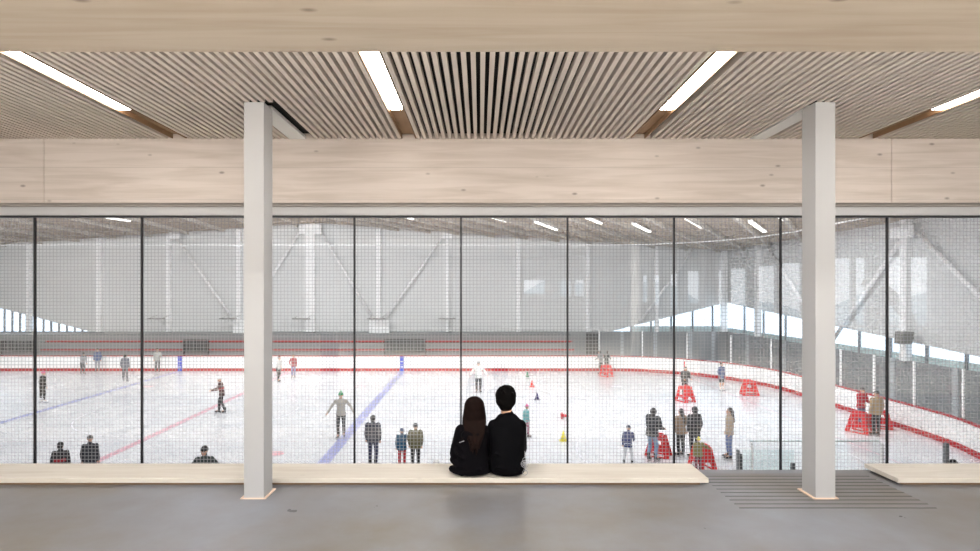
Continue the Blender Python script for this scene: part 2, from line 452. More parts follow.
# ================================================================== THE ARENA
WD = 44.5; RX = 19.6; LXW = -45.6; XC = -12.97
APEX = 7.23; SL = 0.067; SILL = -1.39
def roof(x): return APEX - SL * abs(x - XC)
M_awall = plain('arena_wall_panel', srgb(216, 217, 217), 0.7, 0.025, 0.6)
M_awall_low = plain('arena_wall_low', srgb(146, 148, 151), 0.8, 0.05, 1)
def roofmat():
    m, nt, out = newmat('roof_planks')
    p = N(nt, 'ShaderNodeBsdfPrincipled'); p.inputs['Roughness'].default_value = 0.8
    tc = N(nt, 'ShaderNodeTexCoord'); mp = N(nt, 'ShaderNodeMapping'); mp.inputs['Scale'].default_value = (0.4, 5, 1)
    L(nt, tc.outputs['Object'], mp.inputs['Vector'])
    no = N(nt, 'ShaderNodeTexNoise'); no.inputs['Scale'].default_value = 2; L(nt, mp.outputs[0], no.inputs['Vector'])
    r = N(nt, 'ShaderNodeValToRGB'); r.color_ramp.elements[0].color = col4(srgb(168, 154, 140)); r.color_ramp.elements[1].color = col4(srgb(204, 192, 178))
    L(nt, no.outputs['Fac'], r.inputs[0]); L(nt, r.outputs[0], p.inputs['Base Color']); L(nt, p.outputs[0], out.inputs[0]); return m
M_roof = roofmat()
M_truss = plain('white_steel', srgb(246, 246, 247), 0.5, 0.02, 1)

# far wall with a gabled top and a glazed wedge at each end
wedge_r0 = 10.4; k_f = 0.2505
wtop = SILL + (RX - wedge_r0) * k_f
wl0 = -31.0; k_l = 0.262
fw = MB()
fw.prism([(wl0, SILL), (wedge_r0, SILL), (RX, wtop), (RX, roof(RX) + 0.05), (XC, APEX + 0.05), (LXW, roof(LXW) + 0.05), (LXW, SILL + (wl0 - LXW) * k_l)], 'y', WD, WD + 0.3)
wall_far = struct(fw.build('wall_far', M_awall))
struct(MB().box(LXW, RX + 0.3, WD, WD + 0.3, ICE, SILL).build('wall_far_lower', M_awall_low))
# right wall
k_r = 0.0757
def redge(D): return max(SILL, wtop - k_r * (WD - D))
Dm = WD - (wtop - SILL) / k_r
rw = MB(); rw.prism([(6.25, SILL), (Dm, SILL), (WD + 0.3, wtop), (WD + 0.3, roof(RX) + 0.05), (6.25, roof(RX) + 0.05)], 'x', RX, RX + 0.3)
wall_right = struct(rw.build('wall_right', M_awall))
struct(MB().box(RX, RX + 0.3, 6.25, WD + 0.3, ICE, SILL).build('wall_right_lower', M_awall_low))
struct(MB().box(LXW - 0.3, LXW, 6.25, WD + 0.3, ICE, roof(LXW) + 0.1).build('wall_arena_left', M_awall))
nw = MB(); nw.box(LXW, XL, 6.25, 6.5, ICE, 8); nw.box(XL, 12, 6.25, 6.5, CEIL + 0.1, 8); nw.box(12, RX, 6.25, 6.5, ICE, 8); nw.box(XL, 12, 6.25, 6.5, ICE, SEAT_F)
struct(nw.build('wall_near', M_awall))
struct(MB().box(LXW, RX + 0.3, 6.25, WD + 0.3, ICE - 0.3, ICE - 0.05).build('floor_arena', M_awall_low))
# roof
rf = MB()
for a, b in ((LXW - 0.3, XC), (XC, RX + 0.3)):
    rf.prism([(a, roof(a)), (b, roof(b)), (b, roof(b) + 0.3), (a, roof(a) + 0.3)], 'y', 6.25, WD + 0.3)
rfo = struct(rf.build('ceiling_arena', M_roof))
M_rbeam = plain('roof_beam_pale', srgb(206, 200, 192), 0.7, 0.03, 1)
def roof_beam(x0, D0, x1, D1, w=0.16, h=0.24):
    m = MB(); n = 1
    p0 = Vector((x0, D0, roof(x0))); p1 = Vector((x1, D1, roof(x1)))
    d = Vector((x1 - x0, D1 - D0, 0)).normalized(); s_ = Vector((-d.y, d.x, 0)) * w / 2
    dn = Vector((0, 0, -h)); v = []
    vs = [m.bm.verts.new(q) for q in (p0 - s_, p0 + s_, p1 + s_, p1 - s_, p0 - s_ + dn, p0 + s_ + dn, p1 + s_ + dn, p1 - s_ + dn)]
    for f in ((0, 1, 2, 3), (4, 7, 6, 5), (0, 4, 5, 1), (1, 5, 6, 2), (2, 6, 7, 3), (3, 7, 4, 0)): m.bm.faces.new([vs[i] for i in f])
    return m.build('roof_beam', M_rbeam, rfo)
A_R = 0.68
for k in range(14):                       # right of the ridge, running on the skew
    xe = -6.5 + 2.55 * k                  # x where it meets the far wall plane
    x1, D1 = xe, WD
    if x1 > RX: D1 = WD - (x1 - RX) / A_R; x1 = RX
    x0 = max(XC, x1 - A_R * (D1 - 15)); D0 = D1 - (x1 - x0) / A_R
    roof_beam(x0, D0, x1, D1)
for k in range(11):                       # left of the ridge
    xe = -43.5 + 2.9 * k
    roof_beam(xe + 0.1 * 18, WD - 18, xe, WD)
# arena roof luminaires
fx = [(536, 222, 557, 230), (585.6, 217, 601, 223.5), (634, 224, 650, 232), (687, 218.6, 703, 228), (750.6, 222, 765, 232), (492, 217.2, 507, 221.5), (776, 215, 785, 220),
      (99, 216.5, 130, 221), (404, 216.3, 413, 219)]
fl_lab = ['second from left over the middle of the rink', 'third from left over the middle of the rink', 'near the centre right of the roof', 'left of the right column, higher',
          'closest to the right column', 'just right of the seated couple', 'half hidden beside the right column', 'at the far left of the roof', 'above the seated couple']
def roof_hit(px, py, drop=0.18):
    lo, hi = 5.0, 60.0
    for _ in range(60):
        D = (lo + hi) / 2
        if CAMZ + (VY - py) * D / F < roof(wx(px, D)) - drop: lo = D
        else: hi = D
    return D
for k, (x0, y0, x1, y1) in enumerate(fx):
    px, py = (x0 + x1) / 2, (y0 + y1) / 2
    D = roof_hit(px, py); X = wx(px, D); Z = CAMZ + (VY - py) * D / F
    L_ = (x1 - x0) * D / F
    a = A_R if X > XC else -0.1
    # choose the direction on the roof plane so that the fitting follows the beams
    slope = -SL if X > XC else SL
    ts = (y1 - y0) / (x1 - x0)
    # image slope of direction (1, m): solve for m
    u = px - VX; v = py - VY
    # d(px)=F/D*(1) - u/D*m ; d(py)= -F/D*slope - v/D*m
    m_ = (-F * slope - ts * F) / (v - ts * u)
    sc = L_ / (1 - u * m_ / F)
    d = Vector((1, m_, slope)) * sc
    t = empty('roof_luminaire', (X, D, Z))
    tag(t, 'bright linear light under the arena roof, ' + fl_lab[k], 'light', 'linear lights under the arena roof')
    c0 = -d / 2; c1 = d / 2
    sd = Vector((-d.y, d.x, 0)).normalized() * 0.09
    def slab(z0, z1, s2, e=1.0):
        m = MB(); q = [c0 * e - sd * s2, c0 * e + sd * s2, c1 * e + sd * s2, c1 * e - sd * s2]
        vs = [m.bm.verts.new(p + Vector((0, 0, z0))) for p in q] + [m.bm.verts.new(p + Vector((0, 0, z1))) for p in q]
        for f in ((0, 3, 2, 1), (4, 5, 6, 7), (0, 1, 5, 4), (1, 2, 6, 5), (2, 3, 7, 6), (3, 0, 4, 7)): m.bm.faces.new([vs[i] for i in f])
        return m
    slab(-0.04, 0.02, 1.0).build('diffuser', M_arenalight, t)
    slab(0.021, 0.1, 1.1, 1.03).build('housing', M_truss, t)

# far wall steel
def fcol(px, w, top=None):
    X = wx(px, WD); MB().box(X - w / 2, X + w / 2, WD - 0.35, WD, ICE if top else SILL, roof(X) - 0.05).build('wall_column', M_truss, wall_far)
for px, w in ((31, .3), (101, .42), (170, .34), (240, .34), (311, .78), (379, .34), (447, .28), (518, .28), (587, .28), (656, .28), (723, .45)): fcol(px, w)
for (x0, y0, x1, y1) in ((175, 236, 232, 318), (300, 231, 246, 318), (320, 231, 373, 318), (443, 236, 386, 318), (700, 240, 640, 322)):
    MB().tube((wx(x0, WD - .3), WD - .3, wz(y0, WD - .3)), (wx(x1, WD - .3), WD - .3, wz(y1, WD - .3)), 0.11).build('diagonal_brace', M_truss, wall_far, True)
for (x0, x1, y0, y1) in ((168, 180, 231, 239), (299, 321, 224, 234), (441, 452, 231, 239), (369, 389, 320, 333), (233, 247, 320, 333), (718, 731, 240, 250)):
    MB().box(wx(x0, WD - .4), wx(x1, WD - .4), WD - .42, WD - .38, wz(y1, WD - .4), wz(y0, WD - .4)).build('gusset_plate', M_truss, wall_far)
# right wall steel
for px in (760, 826, 909, 1080):
    D = RX * F / (px - VX)
    MB().box(RX - 0.3, RX, D - 0.2, D + 0.2, SILL, roof(RX)).build('wall_column', M_truss, wall_right)
def onright(px, py):
    D = (RX - 0.25) * F / (px - VX); return (RX - 0.25, D, wz(py, D))
for a, b in (((899, 243), (833, 340)), ((918, 233), (1000, 318)), ((768, 247), (812, 318))):
    MB().tube(onright(*a), onright(*b), 0.1).build('diagonal_brace', M_truss, wall_right, True)
D = RX * F / 429
MB().box(RX - 0.36, RX - 0.32, D - 0.7, D + 0.7, 4.2, 4.75).build('gusset_plate', M_truss, wall_right)
# wedge windows
M_wglass = glass('wedge_glass', 1.2, (0.93, 0.97, 1.0))
M_mull = plain('mullion_grey', srgb(120, 125, 130), 0.5)
M_teal = plain('spandrel_teal', srgb(186, 206, 208), 0.4)
def wedge(name, poly, axis, a, mulls, sillband=True):
    w = MB(); w.prism(poly, axis, a, a + 0.02); o = struct(w.build(name, M_wglass))
    for (p, z0, z1) in mulls:
        m = MB()
        if axis == 'y': m.box(p - 0.06, p + 0.06, a - 0.1, a, z0, z1)
        else: m.box(a - 0.1, a, p - 0.06, p + 0.06, z0, z1)
        m.build('mullion', M_mull, o)
    return o
mu = [(x, SILL, SILL + (x - wedge_r0) * k_f) for x in (12.0, 13.6, 15.2, 16.9, 18.5)]
w1 = wedge('window_20', [(wedge_r0, SILL), (RX, SILL), (RX, wtop)], 'y', WD + 0.1, mu)
MB().box(wedge_r0 + 1.6, RX, WD + 0.05, WD + 0.09, SILL, SILL + 0.42).build('spandrel_band', M_teal, w1)
mu = [(x, SILL, SILL + (wl0 - x) * k_l) for x in [wl0 - 0.62 * i for i in range(1, 23)]]
wedge('window_21', [(wl0, SILL), (LXW, SILL), (LXW, SILL + (wl0 - LXW) * k_l)], 'y', WD + 0.1, mu)
mu = [(D, SILL, redge(D)) for D in (16.5, 18.5, 20.5, 22.6, 24.6, 26.8, 29.0, 31.2, 33.5, 36.0, 38.8, 41.6)]
w3 = wedge('window_22', [(Dm, SILL), (WD, SILL), (WD, wtop)], 'x', RX + 0.1, mu)
MB().box(RX + 0.05, RX + 0.09, Dm + 3, WD, SILL, SILL + 0.3).build('spandrel_band', M_teal, w3)

# wall heaters and speaker
M_heater = plain('heater_grey', srgb(120, 118, 114), 0.5)
for k, px in enumerate((156, 228, 301, 376, 447)):
    D = 43.2; X = wx(px, D); z = wz(319.5, D)
    t = empty('radiant_heater', (X, D, z))
    tag(t, 'slim grey radiant heater hung on the far arena wall, number %s from the left' % ('first', 'second', 'third', 'fourth', 'fifth')[k].replace('number ', ''), 'heater', 'radiant heaters over the bleachers')
    t['label'] = '%s slim grey radiant heater from the left on the far arena wall' % ('first', 'second', 'third', 'fourth', 'fifth')[k]
    MB().prism([(-0.1, 0), (0.1, 0), (0.05, 0.1), (-0.05, 0.1)], 'x', -0.68, 0.68).build('reflector', M_heater, t)
    MB().tube((-0.62, 0, -0.03), (0.62, 0, -0.03), 0.03).build('heating_tube', M_truss, t)
    for q in (-0.5, 0.5): MB().tube((q, 0, 0.1), (q, 1.0, 0.3), 0.015).build('hanger', M_heater, t)
D = 25.0; sp_ = empty('loudspeaker', (RX - 0.7, D, wz(344, 24.9)))
tag(sp_, 'grey loudspeaker box mounted on the right arena wall column', 'loudspeaker')
MB().prism([(-0.25, 0), (0.2, 0), (0.3, 0.55), (-0.2, 0.55)], 'y', -0.25, 0.25).build('cabinet', M_heater, sp_, bevel=0.02)
MB().box(0.2, 0.46, -0.05, 0.05, 0.2, 0.3).build('bracket', M_heater, sp_)

# ---- rink
R0, R1 = 12.5, 38.43
XE = 16.7; XW = 2 * XC - XE; CR = 8.5
def rink_loop(off, n=14):
    pts = []
    for (cx, cy, a0) in ((XE - CR, R1 - CR, 0), (XW + CR, R1 - CR, 90), (XW + CR, R0 + CR, 180), (XE - CR, R0 + CR, 270)):
        for i in range(n + 1):
            a = math.radians(a0 + 90 * i / n); pts.append((cx + (CR + off) * math.cos(a), cy + (CR + off) * math.sin(a)))
    return pts
im = MB(); P = rink_loop(0.05); im.prism(P, 'z', ICE - 0.06, ICE)
rink = im.build('ice_rink', M_ice); tag(rink, 'white skating rink ice with faint blue and red lines', 'ice rink')
M_blue = plain('ice_blue_line', srgb(160, 163, 208), 0.3, 0.03, 1)
M_pink = plain('ice_red_line', srgb(214, 170, 184), 0.3, 0.03, 1)
M_dot = plain('ice_red_dot', srgb(226, 176, 186), 0.3, 0.03, 1)
M_faint = plain('ice_faint_mark', srgb(222, 222, 232), 0.3, 0.03, 1)
zz = ICE + 0.001
def strip(name, xc, w, mat, y0=R0, y1=R1, k=0.0):
    xn = xc + k * (y1 - y0)
    MB().prism([(xn - w / 2, y0), (xn + w / 2, y0), (xc + w / 2, y1), (xc - w / 2, y1)], 'z', zz, zz + 0.003).build(name, mat, rink)
strip('blue_line', XC - 7.62, 0.32, M_blue, k=.047); strip('blue_line', XC + 7.62, 0.40, M_blue, k=.0185); strip('center_line', XC, 0.3, M_pink, k=.035)
strip('goal_line', XE - 3.4, 0.05, M_pink, R0 + 2.0, R1 - 2.0); strip('goal_line', XW + 3.4, 0.05, M_pink, R0 + 2.0, R1 - 2.0)
def ring(name, cx, cy, r, w, mat):
    m = MB(); n = 48
    for i in range(n):
        a, b = 2 * PI * i / n, 2 * PI * (i + 1) / n
        m.quad((cx + r * math.cos(a), cy + r * math.sin(a), zz + .002), (cx + r * math.cos(b), cy + r * math.sin(b), zz + .002),
               (cx + (r + w) * math.cos(b), cy + (r + w) * math.sin(b), zz + .002), (cx + (r + w) * math.cos(a), cy + (r + w) * math.sin(a), zz + .002))
    m.build(name, mat, rink)
YC = (R0 + R1) / 2
ring('center_circle', XC, YC, 4.5, 0.06, M_faint)
for sx in (-1, 1):
    for sy in (-1, 1):
        ring('faceoff_circle', XC + sx * 20.8, YC + sy * 6.7, 4.5, 0.06, M_faint)
        MB().tube((XC + sx * 20.8, YC + sy * 6.7, zz), (XC + sx * 20.8, YC + sy * 6.7, zz + .003), 0.3, seg=24).build('faceoff_dot', M_faint, rink)
        MB().tube((XC + sx * 6.1, YC + sy * 6.7, zz), (XC + sx * 6.1, YC + sy * 6.7, zz + .003), 0.3, seg=24).build('faceoff_dot', M_dot, rink)

M_board = plain('dasher_white', srgb(240, 240, 240), 0.4, 0.015, 1)
M_red = plain('dasher_red', srgb(172, 10, 28), 0.45, 0.05, 2)
M_bluemark = plain('dasher_blue', srgb(40, 70, 190), 0.45, 0.03, 2)
boards = empty('rink_boards', (XC, YC, ICE))
tag(boards, 'white dasher boards with red cap and red kick strip around the rink', 'rink boards')
def band(name, mat, o0, o1, z0, z1):
    A = rink_loop(o0); B = rink_loop(o1); m = MB(); n = len(A)
    for lst, z in ((A, z0), (A, z1), (B, z0), (B, z1)): pass
    va = [[m.bm.verts.new((p[0] - XC, p[1] - YC, z)) for p in lst] for lst, z in ((A, z0), (A, z1), (B, z1), (B, z0))]
    for k in range(4):
        U, W = va[k], va[(k + 1) % 4]
        for i in range(n): m.bm.faces.new((U[i], U[(i + 1) % n], W[(i + 1) % n], W[i]))
    return m.build(name, mat, boards)
band('board_panel', M_board, 0.0, 0.12, 0.0, 1.0)
band('cap_rail', M_red, -0.02, 0.14, 1.0, 1.05)
band('kick_strip', M_red, -0.015, 0.0, 0.0, 0.2)
for sx in (-1, 1):
    x = sx * 7.62
    MB().box(x - 0.14, x + 0.14, R1 - YC - 0.03, R1 - YC, 0.0, 1.0).build('blue_marker', M_bluemark, boards)
    for q in (0.25, 0.62): MB().box(x - 0.09, x + 0.09, R1 - YC - 0.035, R1 - YC - 0.03, q, q + 0.07).build('marker_print', M_board, boards)
# glass shields: far side and right end
def shield(pts, h, mat, close=False):
    m = MB()
    for a, b in zip(pts, pts[1:]): m.quad((a[0] - XC, a[1] - YC, 1.05), (b[0] - XC, b[1] - YC, 1.05), (b[0] - XC, b[1] - YC, 1.05 + h), (a[0] - XC, a[1] - YC, 1.05 + h))
    m.build('glass_shield', mat, boards)
lp = rink_loop(0.06)
far = [(XE + 0.06, R0 + CR)] + lp[:15] + lp[15:17] + [(XW + CR, R1 + 0.06)]
shield([(XE + 0.06, 16.0)] + lp[:15] + [(XW + CR, R1 + 0.06)], 1.7, M_glass2)
for D in (17.2, 19.4, 21.6, 23.8, 26.0, 28.2): MB().box(XE - XC + 0.02, XE - XC + 0.08, D - YC - 0.04, D - YC + 0.04, 1.05, 2.75).build('shield_post', M_truss, boards)
for i in (2, 5, 8, 11, 14): MB().tube((lp[i][0] - XC, lp[i][1] - YC, 1.05), (lp[i][0] - XC, lp[i][1] - YC, 2.75), 0.04).build('shield_post', M_truss, boards)
x = XE - CR - 2.4
while x > 900: MB().box(x - XC - 0.02, x - XC + 0.02, R1 - YC + 0.04, R1 - YC + 0.08, 1.05, 2.5).build('shield_post', M_truss, boards); x -= 4.8
# perimeter safety net with its top cable
M_pnet = netmat('perimeter_net_mesh', 0.05, 0.0035, (0.05, 0.05, 0.05), 1.0)
pn = empty('perimeter_net', (0, 0, 0)); tag(pn, 'fine safety net hung from a cable around the far side of the rink', 'safety net')
NT = wz(245, R1)
pth = [(XE + 0.07, 9.0)] + lp[:15] + [(XW, R1 + 0.06)]
m = MB(); s0 = 0
for a, b in zip(pth, pth[1:]): m.quad((a[0], a[1], ICE + 2.8), (b[0], b[1], ICE + 2.8), (b[0], b[1], NT), (a[0], a[1], NT))
m.build('mesh_panel', plain('dummy_net', (0.1, 0.1, 0.1)), pn).data.materials[0] = None
pn.children[0].data.materials.clear() if False else None
nm, nt, out = newmat('net_haze')   # the fine net is far below a pixel: a thin even veil
t_ = N(nt, 'ShaderNodeBsdfTransparent'); d_ = N(nt, 'ShaderNodeBsdfDiffuse'); d_.inputs[0].default_value = (0.3, 0.3, 0.31, 1)
tc = N(nt, 'ShaderNodeTexCoord'); nz = N(nt, 'ShaderNodeTexNoise'); nz.inputs['Scale'].default_value = 0.4
mr = N(nt, 'ShaderNodeMapRange'); mr.inputs['To Min'].default_value = 0.03; mr.inputs['To Max'].default_value = 0.11
L(nt, tc.outputs['Object'], nz.inputs['Vector']); L(nt, nz.outputs['Fac'], mr.inputs['Value'])
mx = N(nt, 'ShaderNodeMixShader'); L(nt, mr.outputs[0], mx.inputs[0])
L(nt, t_.outputs[0], mx.inputs[1]); L(nt, d_.outputs[0], mx.inputs[2]); L(nt, mx.outputs[0], out.inputs[0])
pn.children[0].data.materials[0] = nm
m = MB(); m.path([(p[0], p[1], NT) for p in pth], 0.035, 8); m.build('cable', M_truss, pn)
# near net, hung just beyond the glazing
NY = 7.2
cell = 3.5 * NY / F
nn = empty('safety_net', (0, NY, 0)); tag(nn, 'square mesh safety net hanging just beyond the window across the whole view', 'safety net')
m = MB(); m.quad((-9.5, 0, ICE + 0.2), (11.0, 0, ICE + 0.2), (11.0, 0, 5.0), (-9.5, 0, 5.0))
m.build('mesh_panel', netmat('near_net_mesh', cell, 0.0085, (0.95, 0.95, 0.97), 0.37), nn)
MB().tube((-9.5, 0, 5.0), (11.0, 0, 5.0), 0.02).build('cable', M_truss, nn)
MB().tube((-9.5, 0, ICE + 0.2), (11.0, 0, ICE + 0.2), 0.02).build('bottom_cable', M_truss, nn)

# near gate glass at lower right
gt = empty('glass_gate', (0, 12.55, ICE)); tag(gt, 'pale green glass gate panels with grey posts at the near edge of the rink', 'gate')
def gz(y, D=12.55): return wz(y, D) - ICE
GD = 12.55
MB().quad((wx(742, GD), 0, 1.06), (wx(794, GD), 0, 1.06), (wx(794, GD), 0, gz(450)), (wx(742, GD), 0, gz(450))).build('low_pane', M_glass3, gt)
MB().quad((wx(752, GD), .1, 1.06), (wx(882, GD), .1, 1.06), (wx(882, GD), .1, gz(442)), (wx(752, GD), .1, gz(442))).build('tall_pane', M_glass2, gt)
for px, yt, w, c_ in ((738, 450, .05, M_mull), (740.5, 454, .05, M_dgrey), (752, 443, .02, M_truss), (793, 463, .07, M_dgrey), (882, 443, .04, M_truss), (946, 443, .08, M_mull)):
    X = wx(px, GD); MB().box(X - w / 2, X + w / 2, -.04, .04, 1.05, gz(yt)).build('post', c_, gt)
m = MB(); m.box(wx(752, GD), wx(882, GD), .08, .12, gz(442.8), gz(441.8)); m.build('glass_edge', M_teal, gt)

# ---- bleachers
M_bl = plain('bleacher_grey', srgb(136, 138, 140), 0.7, 0.05, 1)
bl = empty('bleachers', (0, 39.6, ICE)); tag(bl, 'grey bleachers with rows of red seats along the far side of the rink', 'bleachers')
tiers = MB(); bx0, bx1 = LXW + 1, wx(574, 41)
for i in range(4):
    tiers.box(bx0, bx1, 0.9 * i, 4.4, 0.0 if i == 0 else 0.55 * i, 0.55 * (i + 1))
tiers.build('tier', M_bl, bl)
for i, (z, a, b) in enumerate(((355.5, bx0, bx1), (349.6, wx(40, 40.8), bx1), (343.8, wx(48, 42), bx1))):
    yy = 0.35 + 0.9 * i; zc = 0.55 * (i + 1)
    MB().box(a, b, yy, yy + 0.3, zc + 0.02, zc + 0.14).build('seat_row', M_red, bl)
# dark fenced bays in the stands
for k, (x0, x1, y0, y1) in enumerate(((1, 34, 340, 351), (184, 208, 339.5, 350), (385, 425, 339, 351))):
    D = 40.1; t = empty('stand_railing', (wx((x0 + x1) / 2, D), D, wz(351, D)))
    tag(t, ['black barred railing in the bleachers at the far left', 'short black barred railing in the bleachers behind the left blue marker', 'wide black barred railing in the bleachers behind the right blue marker'][k], 'railing', 'black railings in the bleachers')
    w = (x1 - x0) * D / F / 2; h = (351 - y0) * D / F
    m = MB(); m.box(-w, w, -.03, .03, h - .06, h); m.box(-w, w, -.03, .03, 0, .05)
    m.build('rail', M_gasket, t)
    m = MB(); q = -w
    while q <= w + .01: m.box(q - .018, q + .018, -.02, .02, 0, h); q += 0.16
    m.build('bars', M_gasket, t)
    MB().box(-w, w, 0.05, 0.07, 0.05, h - .1).build('mesh_infill', plain('dark_mesh', srgb(92, 94, 98), 0.7), t)
    for q in (-w, w): MB().box(q - .04, q + .04, -.04, .04, -0.62, h).build('post', M_gasket, t)
# dark doorway and pale pilasters under the glazed wedge
dd = MB().box(wx(586, WD), wx(598, WD), WD - 0.06, WD, ICE, SILL - 0.1).build('door_1', plain('door_dark', srgb(70, 72, 76), 0.5)); struct(dd)
for k, px in enumerate((622, 655, 690, 713)):
    struct(MB().box(wx(px, WD) - .15, wx(px, WD) + .15, WD - 0.1, WD, ICE, SILL).build('trim_%d' % (10 + k), plain('pale_pilaster', srgb(190, 193, 198), 0.5)))
for k, D in enumerate((20, 23, 26.5, 31, 36, 41)):
    struct(MB().box(RX - .1, RX, D - .15, D + .15, ICE, SILL).build('trim_%d' % (20 + k), plain('pale_pilaster', srgb(190, 193, 198), 0.5)))

# ================================================================== SKATING AIDS, CONES
M_aid = plain('aid_red', srgb(205, 20, 30), 0.4, 0.05, 3)
def make_aid():
    """red plastic skating aid: two splayed side frames, a front panel with an arch, top grips and runners"""
    t = empty('skating_aid')
    H, Lb, Lt, W = 0.80, 0.40, 0.19, 0.28
    for sx in (-1, 1):
        m = MB()
        def pt(u, z): return (sx * (W - 0.10 * z / H) , u, z)
        outer = [(-Lb, 0.0), (-Lt, H), (Lt * 0.9, H), (Lb * 0.95, 0.0)]
        # thick plank frame drawn as four bars
        th = 0.045
        def bar(p, q, w):
            a = Vector(pt(*p)); b = Vector(pt(*q)); d = (b - a).normalized(); n_ = Vector((0, -d.z, d.y)).normalized() * w / 2
            s_ = Vector((th / 2, 0, 0))
            vs = [m.bm.verts.new(v) for v in (a - n_ - s_, a + n_ - s_, a + n_ + s_, a - n_ + s_, b - n_ - s_, b + n_ - s_, b + n_ + s_, b - n_ + s_)]
            for f in ((0, 3, 2, 1), (4, 5, 6, 7), (0, 1, 5, 4), (1, 2, 6, 5), (2, 3, 7, 6), (3, 0, 4, 7)): m.bm.faces.new([vs[i] for i in f])
        bar(outer[0], outer[1], 0.19); bar(outer[3], outer[2], 0.17); bar((-Lt - .04, H - .08), (Lt + .03, H - .08), 0.17); bar((-Lb * .8, 0.30), (Lb * .76, 0.30), 0.15)
        m.build('side_frame', M_aid, t, bevel=0.012)
        MB().box(sx * W - 0.035, sx * W + 0.035, -Lb - 0.06, Lb + 0.02, 0.0, 0.05).build('runner', M_aid, t, bevel=0.012)
    m = MB()
    # front panel (leaning with the front legs) with an arched opening at its foot
    n = 10
    arch = [(0.17 * math.cos(PI * i / n), 0.05 + 0.26 * math.sin(PI * i / n)) for i in range(n + 1)]
    poly = [(-0.31, 0.03), (-0.21, H), (0.21, H), (0.31, 0.03), (0.17, 0.03)] + arch + [(-0.17, 0.03)]
    def mapv(u, z, off): return (u, -Lb + (Lb - Lt) * z / H + off, z)
    A = [m.bm.verts.new(mapv(u, z, 0)) for u, z in poly]; B = [m.bm.verts.new(mapv(u, z, 0.04)) for u, z in poly]
    nn_ = len(poly); fa = m.bm.faces.new(A); fb = m.bm.faces.new(B[::-1])
    for i in range(nn_): m.bm.faces.new((A[i], B[i], B[(i + 1) % nn_], A[(i + 1) % nn_]))
    bmesh.ops.triangulate(m.bm, faces=[fa, fb])
    m.build('front_panel', M_aid, t)
    MB().tube((-0.22, 0.0, H - 0.02), (0.22, 0.0, H - 0.02), 0.028).build('cross_bar', M_aid, t, True)
    for sx in (-1, 1): MB().capsule((sx * 0.2, -0.14, H + 0.03), (sx * 0.2, 0.2, H + 0.03), 0.028).build('grip', M_aid, t, True)
    return t
def copy_tree(o, parent=None):
    c_ = o.copy(); COL.objects.link(c_)
    if parent: c_.parent = parent
    for ch in list(o.children): copy_tree(ch, c_)
    return c_
aid0 = make_aid()
aids = [  # px, y foot, rot, scale, label
    (606, 376.5, 35, .98, 'small red skating aid by the far boards held by two skaters'),
    (685, 401.5, 25, 1.0, 'red skating aid pushed by the skater in black mid rink, below the red post'),
    (749, 395, 80, 1.0, 'unattended red skating aid near the far right corner of the boards'),
    (860, 432.5, 30, 1.0, 'red skating aid in front of the person in the red jacket by the right boards'),
    (880, 428, 60, 0.95, 'red skating aid mostly hidden behind the person in the tan jacket'),
    (658, 456, 60, .93, 'red skating aid pushed by the person in black jacket and jeans'),
    (702, 468.5, 12, .93, 'red skating aid held by the child in the yellow hat')]
for k, (px, yf, rz, sc, lb) in enumerate(aids):
    a_ = aid0 if k == 0 else copy_tree(aid0)
    D = dist(yf); a_.location = (wx(px, D), D, ICE + 0.007); a_.rotation_euler = (0, 0, math.radians(rz)); a_.scale = (sc * .92,) * 3
    tag(a_, lb, 'skating aid', 'red plastic skating aids')

def make_cone(c_, name, px, yf, h, lb, lying=False):
    D = dist(yf); t = empty('training_cone', (wx(px, D), D, ICE + 0.002)); tag(t, lb, 'cone', 'small coloured training cones')
    mt = plain('cone_' + name, c_, 0.5)
    b = MB().tube((0, 0, 0.02), (0, 0, h), h * 0.3, h * 0.06, seg=20).build('cone_body', mt, t, True)
    MB().box(-h * .38, h * .38, -h * .38, h * .38, 0, 0.025).build('cone_base', mt, t, bevel=0.01)
    if lying:
        t.rotation_euler = (math.radians(85), 0, math.radians(60)); t.location.z = ICE + h * 0.38
    return t
make_cone(srgb(30, 120, 90), 'green', 527.3, 376.8, 0.36, 'small green cone on the ice, farthest of the row')
make_cone(srgb(230, 50, 45), 'red', 532, 387.0, 0.37, 'small red cone on the ice between the green and purple cones')
make_cone(srgb(60, 50, 100), 'purple', 537, 399.9, 0.38, 'small dark purple cone on the ice right of the seated man')
make_cone(srgb(226, 214, 50), 'yellow', 563.5, 441, 0.37, 'yellow cone on the ice, nearest of the cones')
make_cone(srgb(205, 40, 60), 'crimson', 561.5, 418.8, 0.34, 'red cone lying tipped over on the ice above the yellow cone', True)

# ================================================================== PEOPLE
M_skin = plain('skin', srgb(205, 160, 135), 0.55, 0.04, 8)
M_skin2 = plain('skin_deep', srgb(150, 108, 84), 0.55, 0.04, 8)
M_eye = plain('eye_dark', (0.02, 0.015, 0.012), 0.2)
M_blade = plain('skate_blade', (0.5, 0.5, 0.52), 0.25, 0.02, 3, 0.9)
M_lips = plain('lips', srgb(170, 95, 85), 0.5)
def make_boot():
    m = MB(); m.capsule((0, 0.03, 0.12), (0, 0.05, 0.26), 0.05, 0.058); m.capsule((0, 0.05, 0.10), (0, -0.14, 0.088), 0.045, 0.038); m.ell((0, 0.06, 0.1), (0.042, 0.05, 0.045))
    me = remesh(m, 0.012, 3, 'boot')
    b = MB(); b.box(-0.006, 0.006, -0.19, 0.13, 0.0, 0.03); b.box(-0.012, 0.012, -0.13, -0.07, 0.02, 0.065); b.box(-0.012, 0.012, 0.03, 0.09, 0.02, 0.065)
    bl_ = b.mesh('blade'); bl_.materials.append(M_blade)
    return me, bl_
BOOT, BLADE = make_boot()
_boots = {}
def boot_mesh(mat):
    if mat.name not in _boots:
        me = BOOT.copy(); me.materials.clear(); me.materials.append(mat); _boots[mat.name] = me
    return _boots[mat.name]
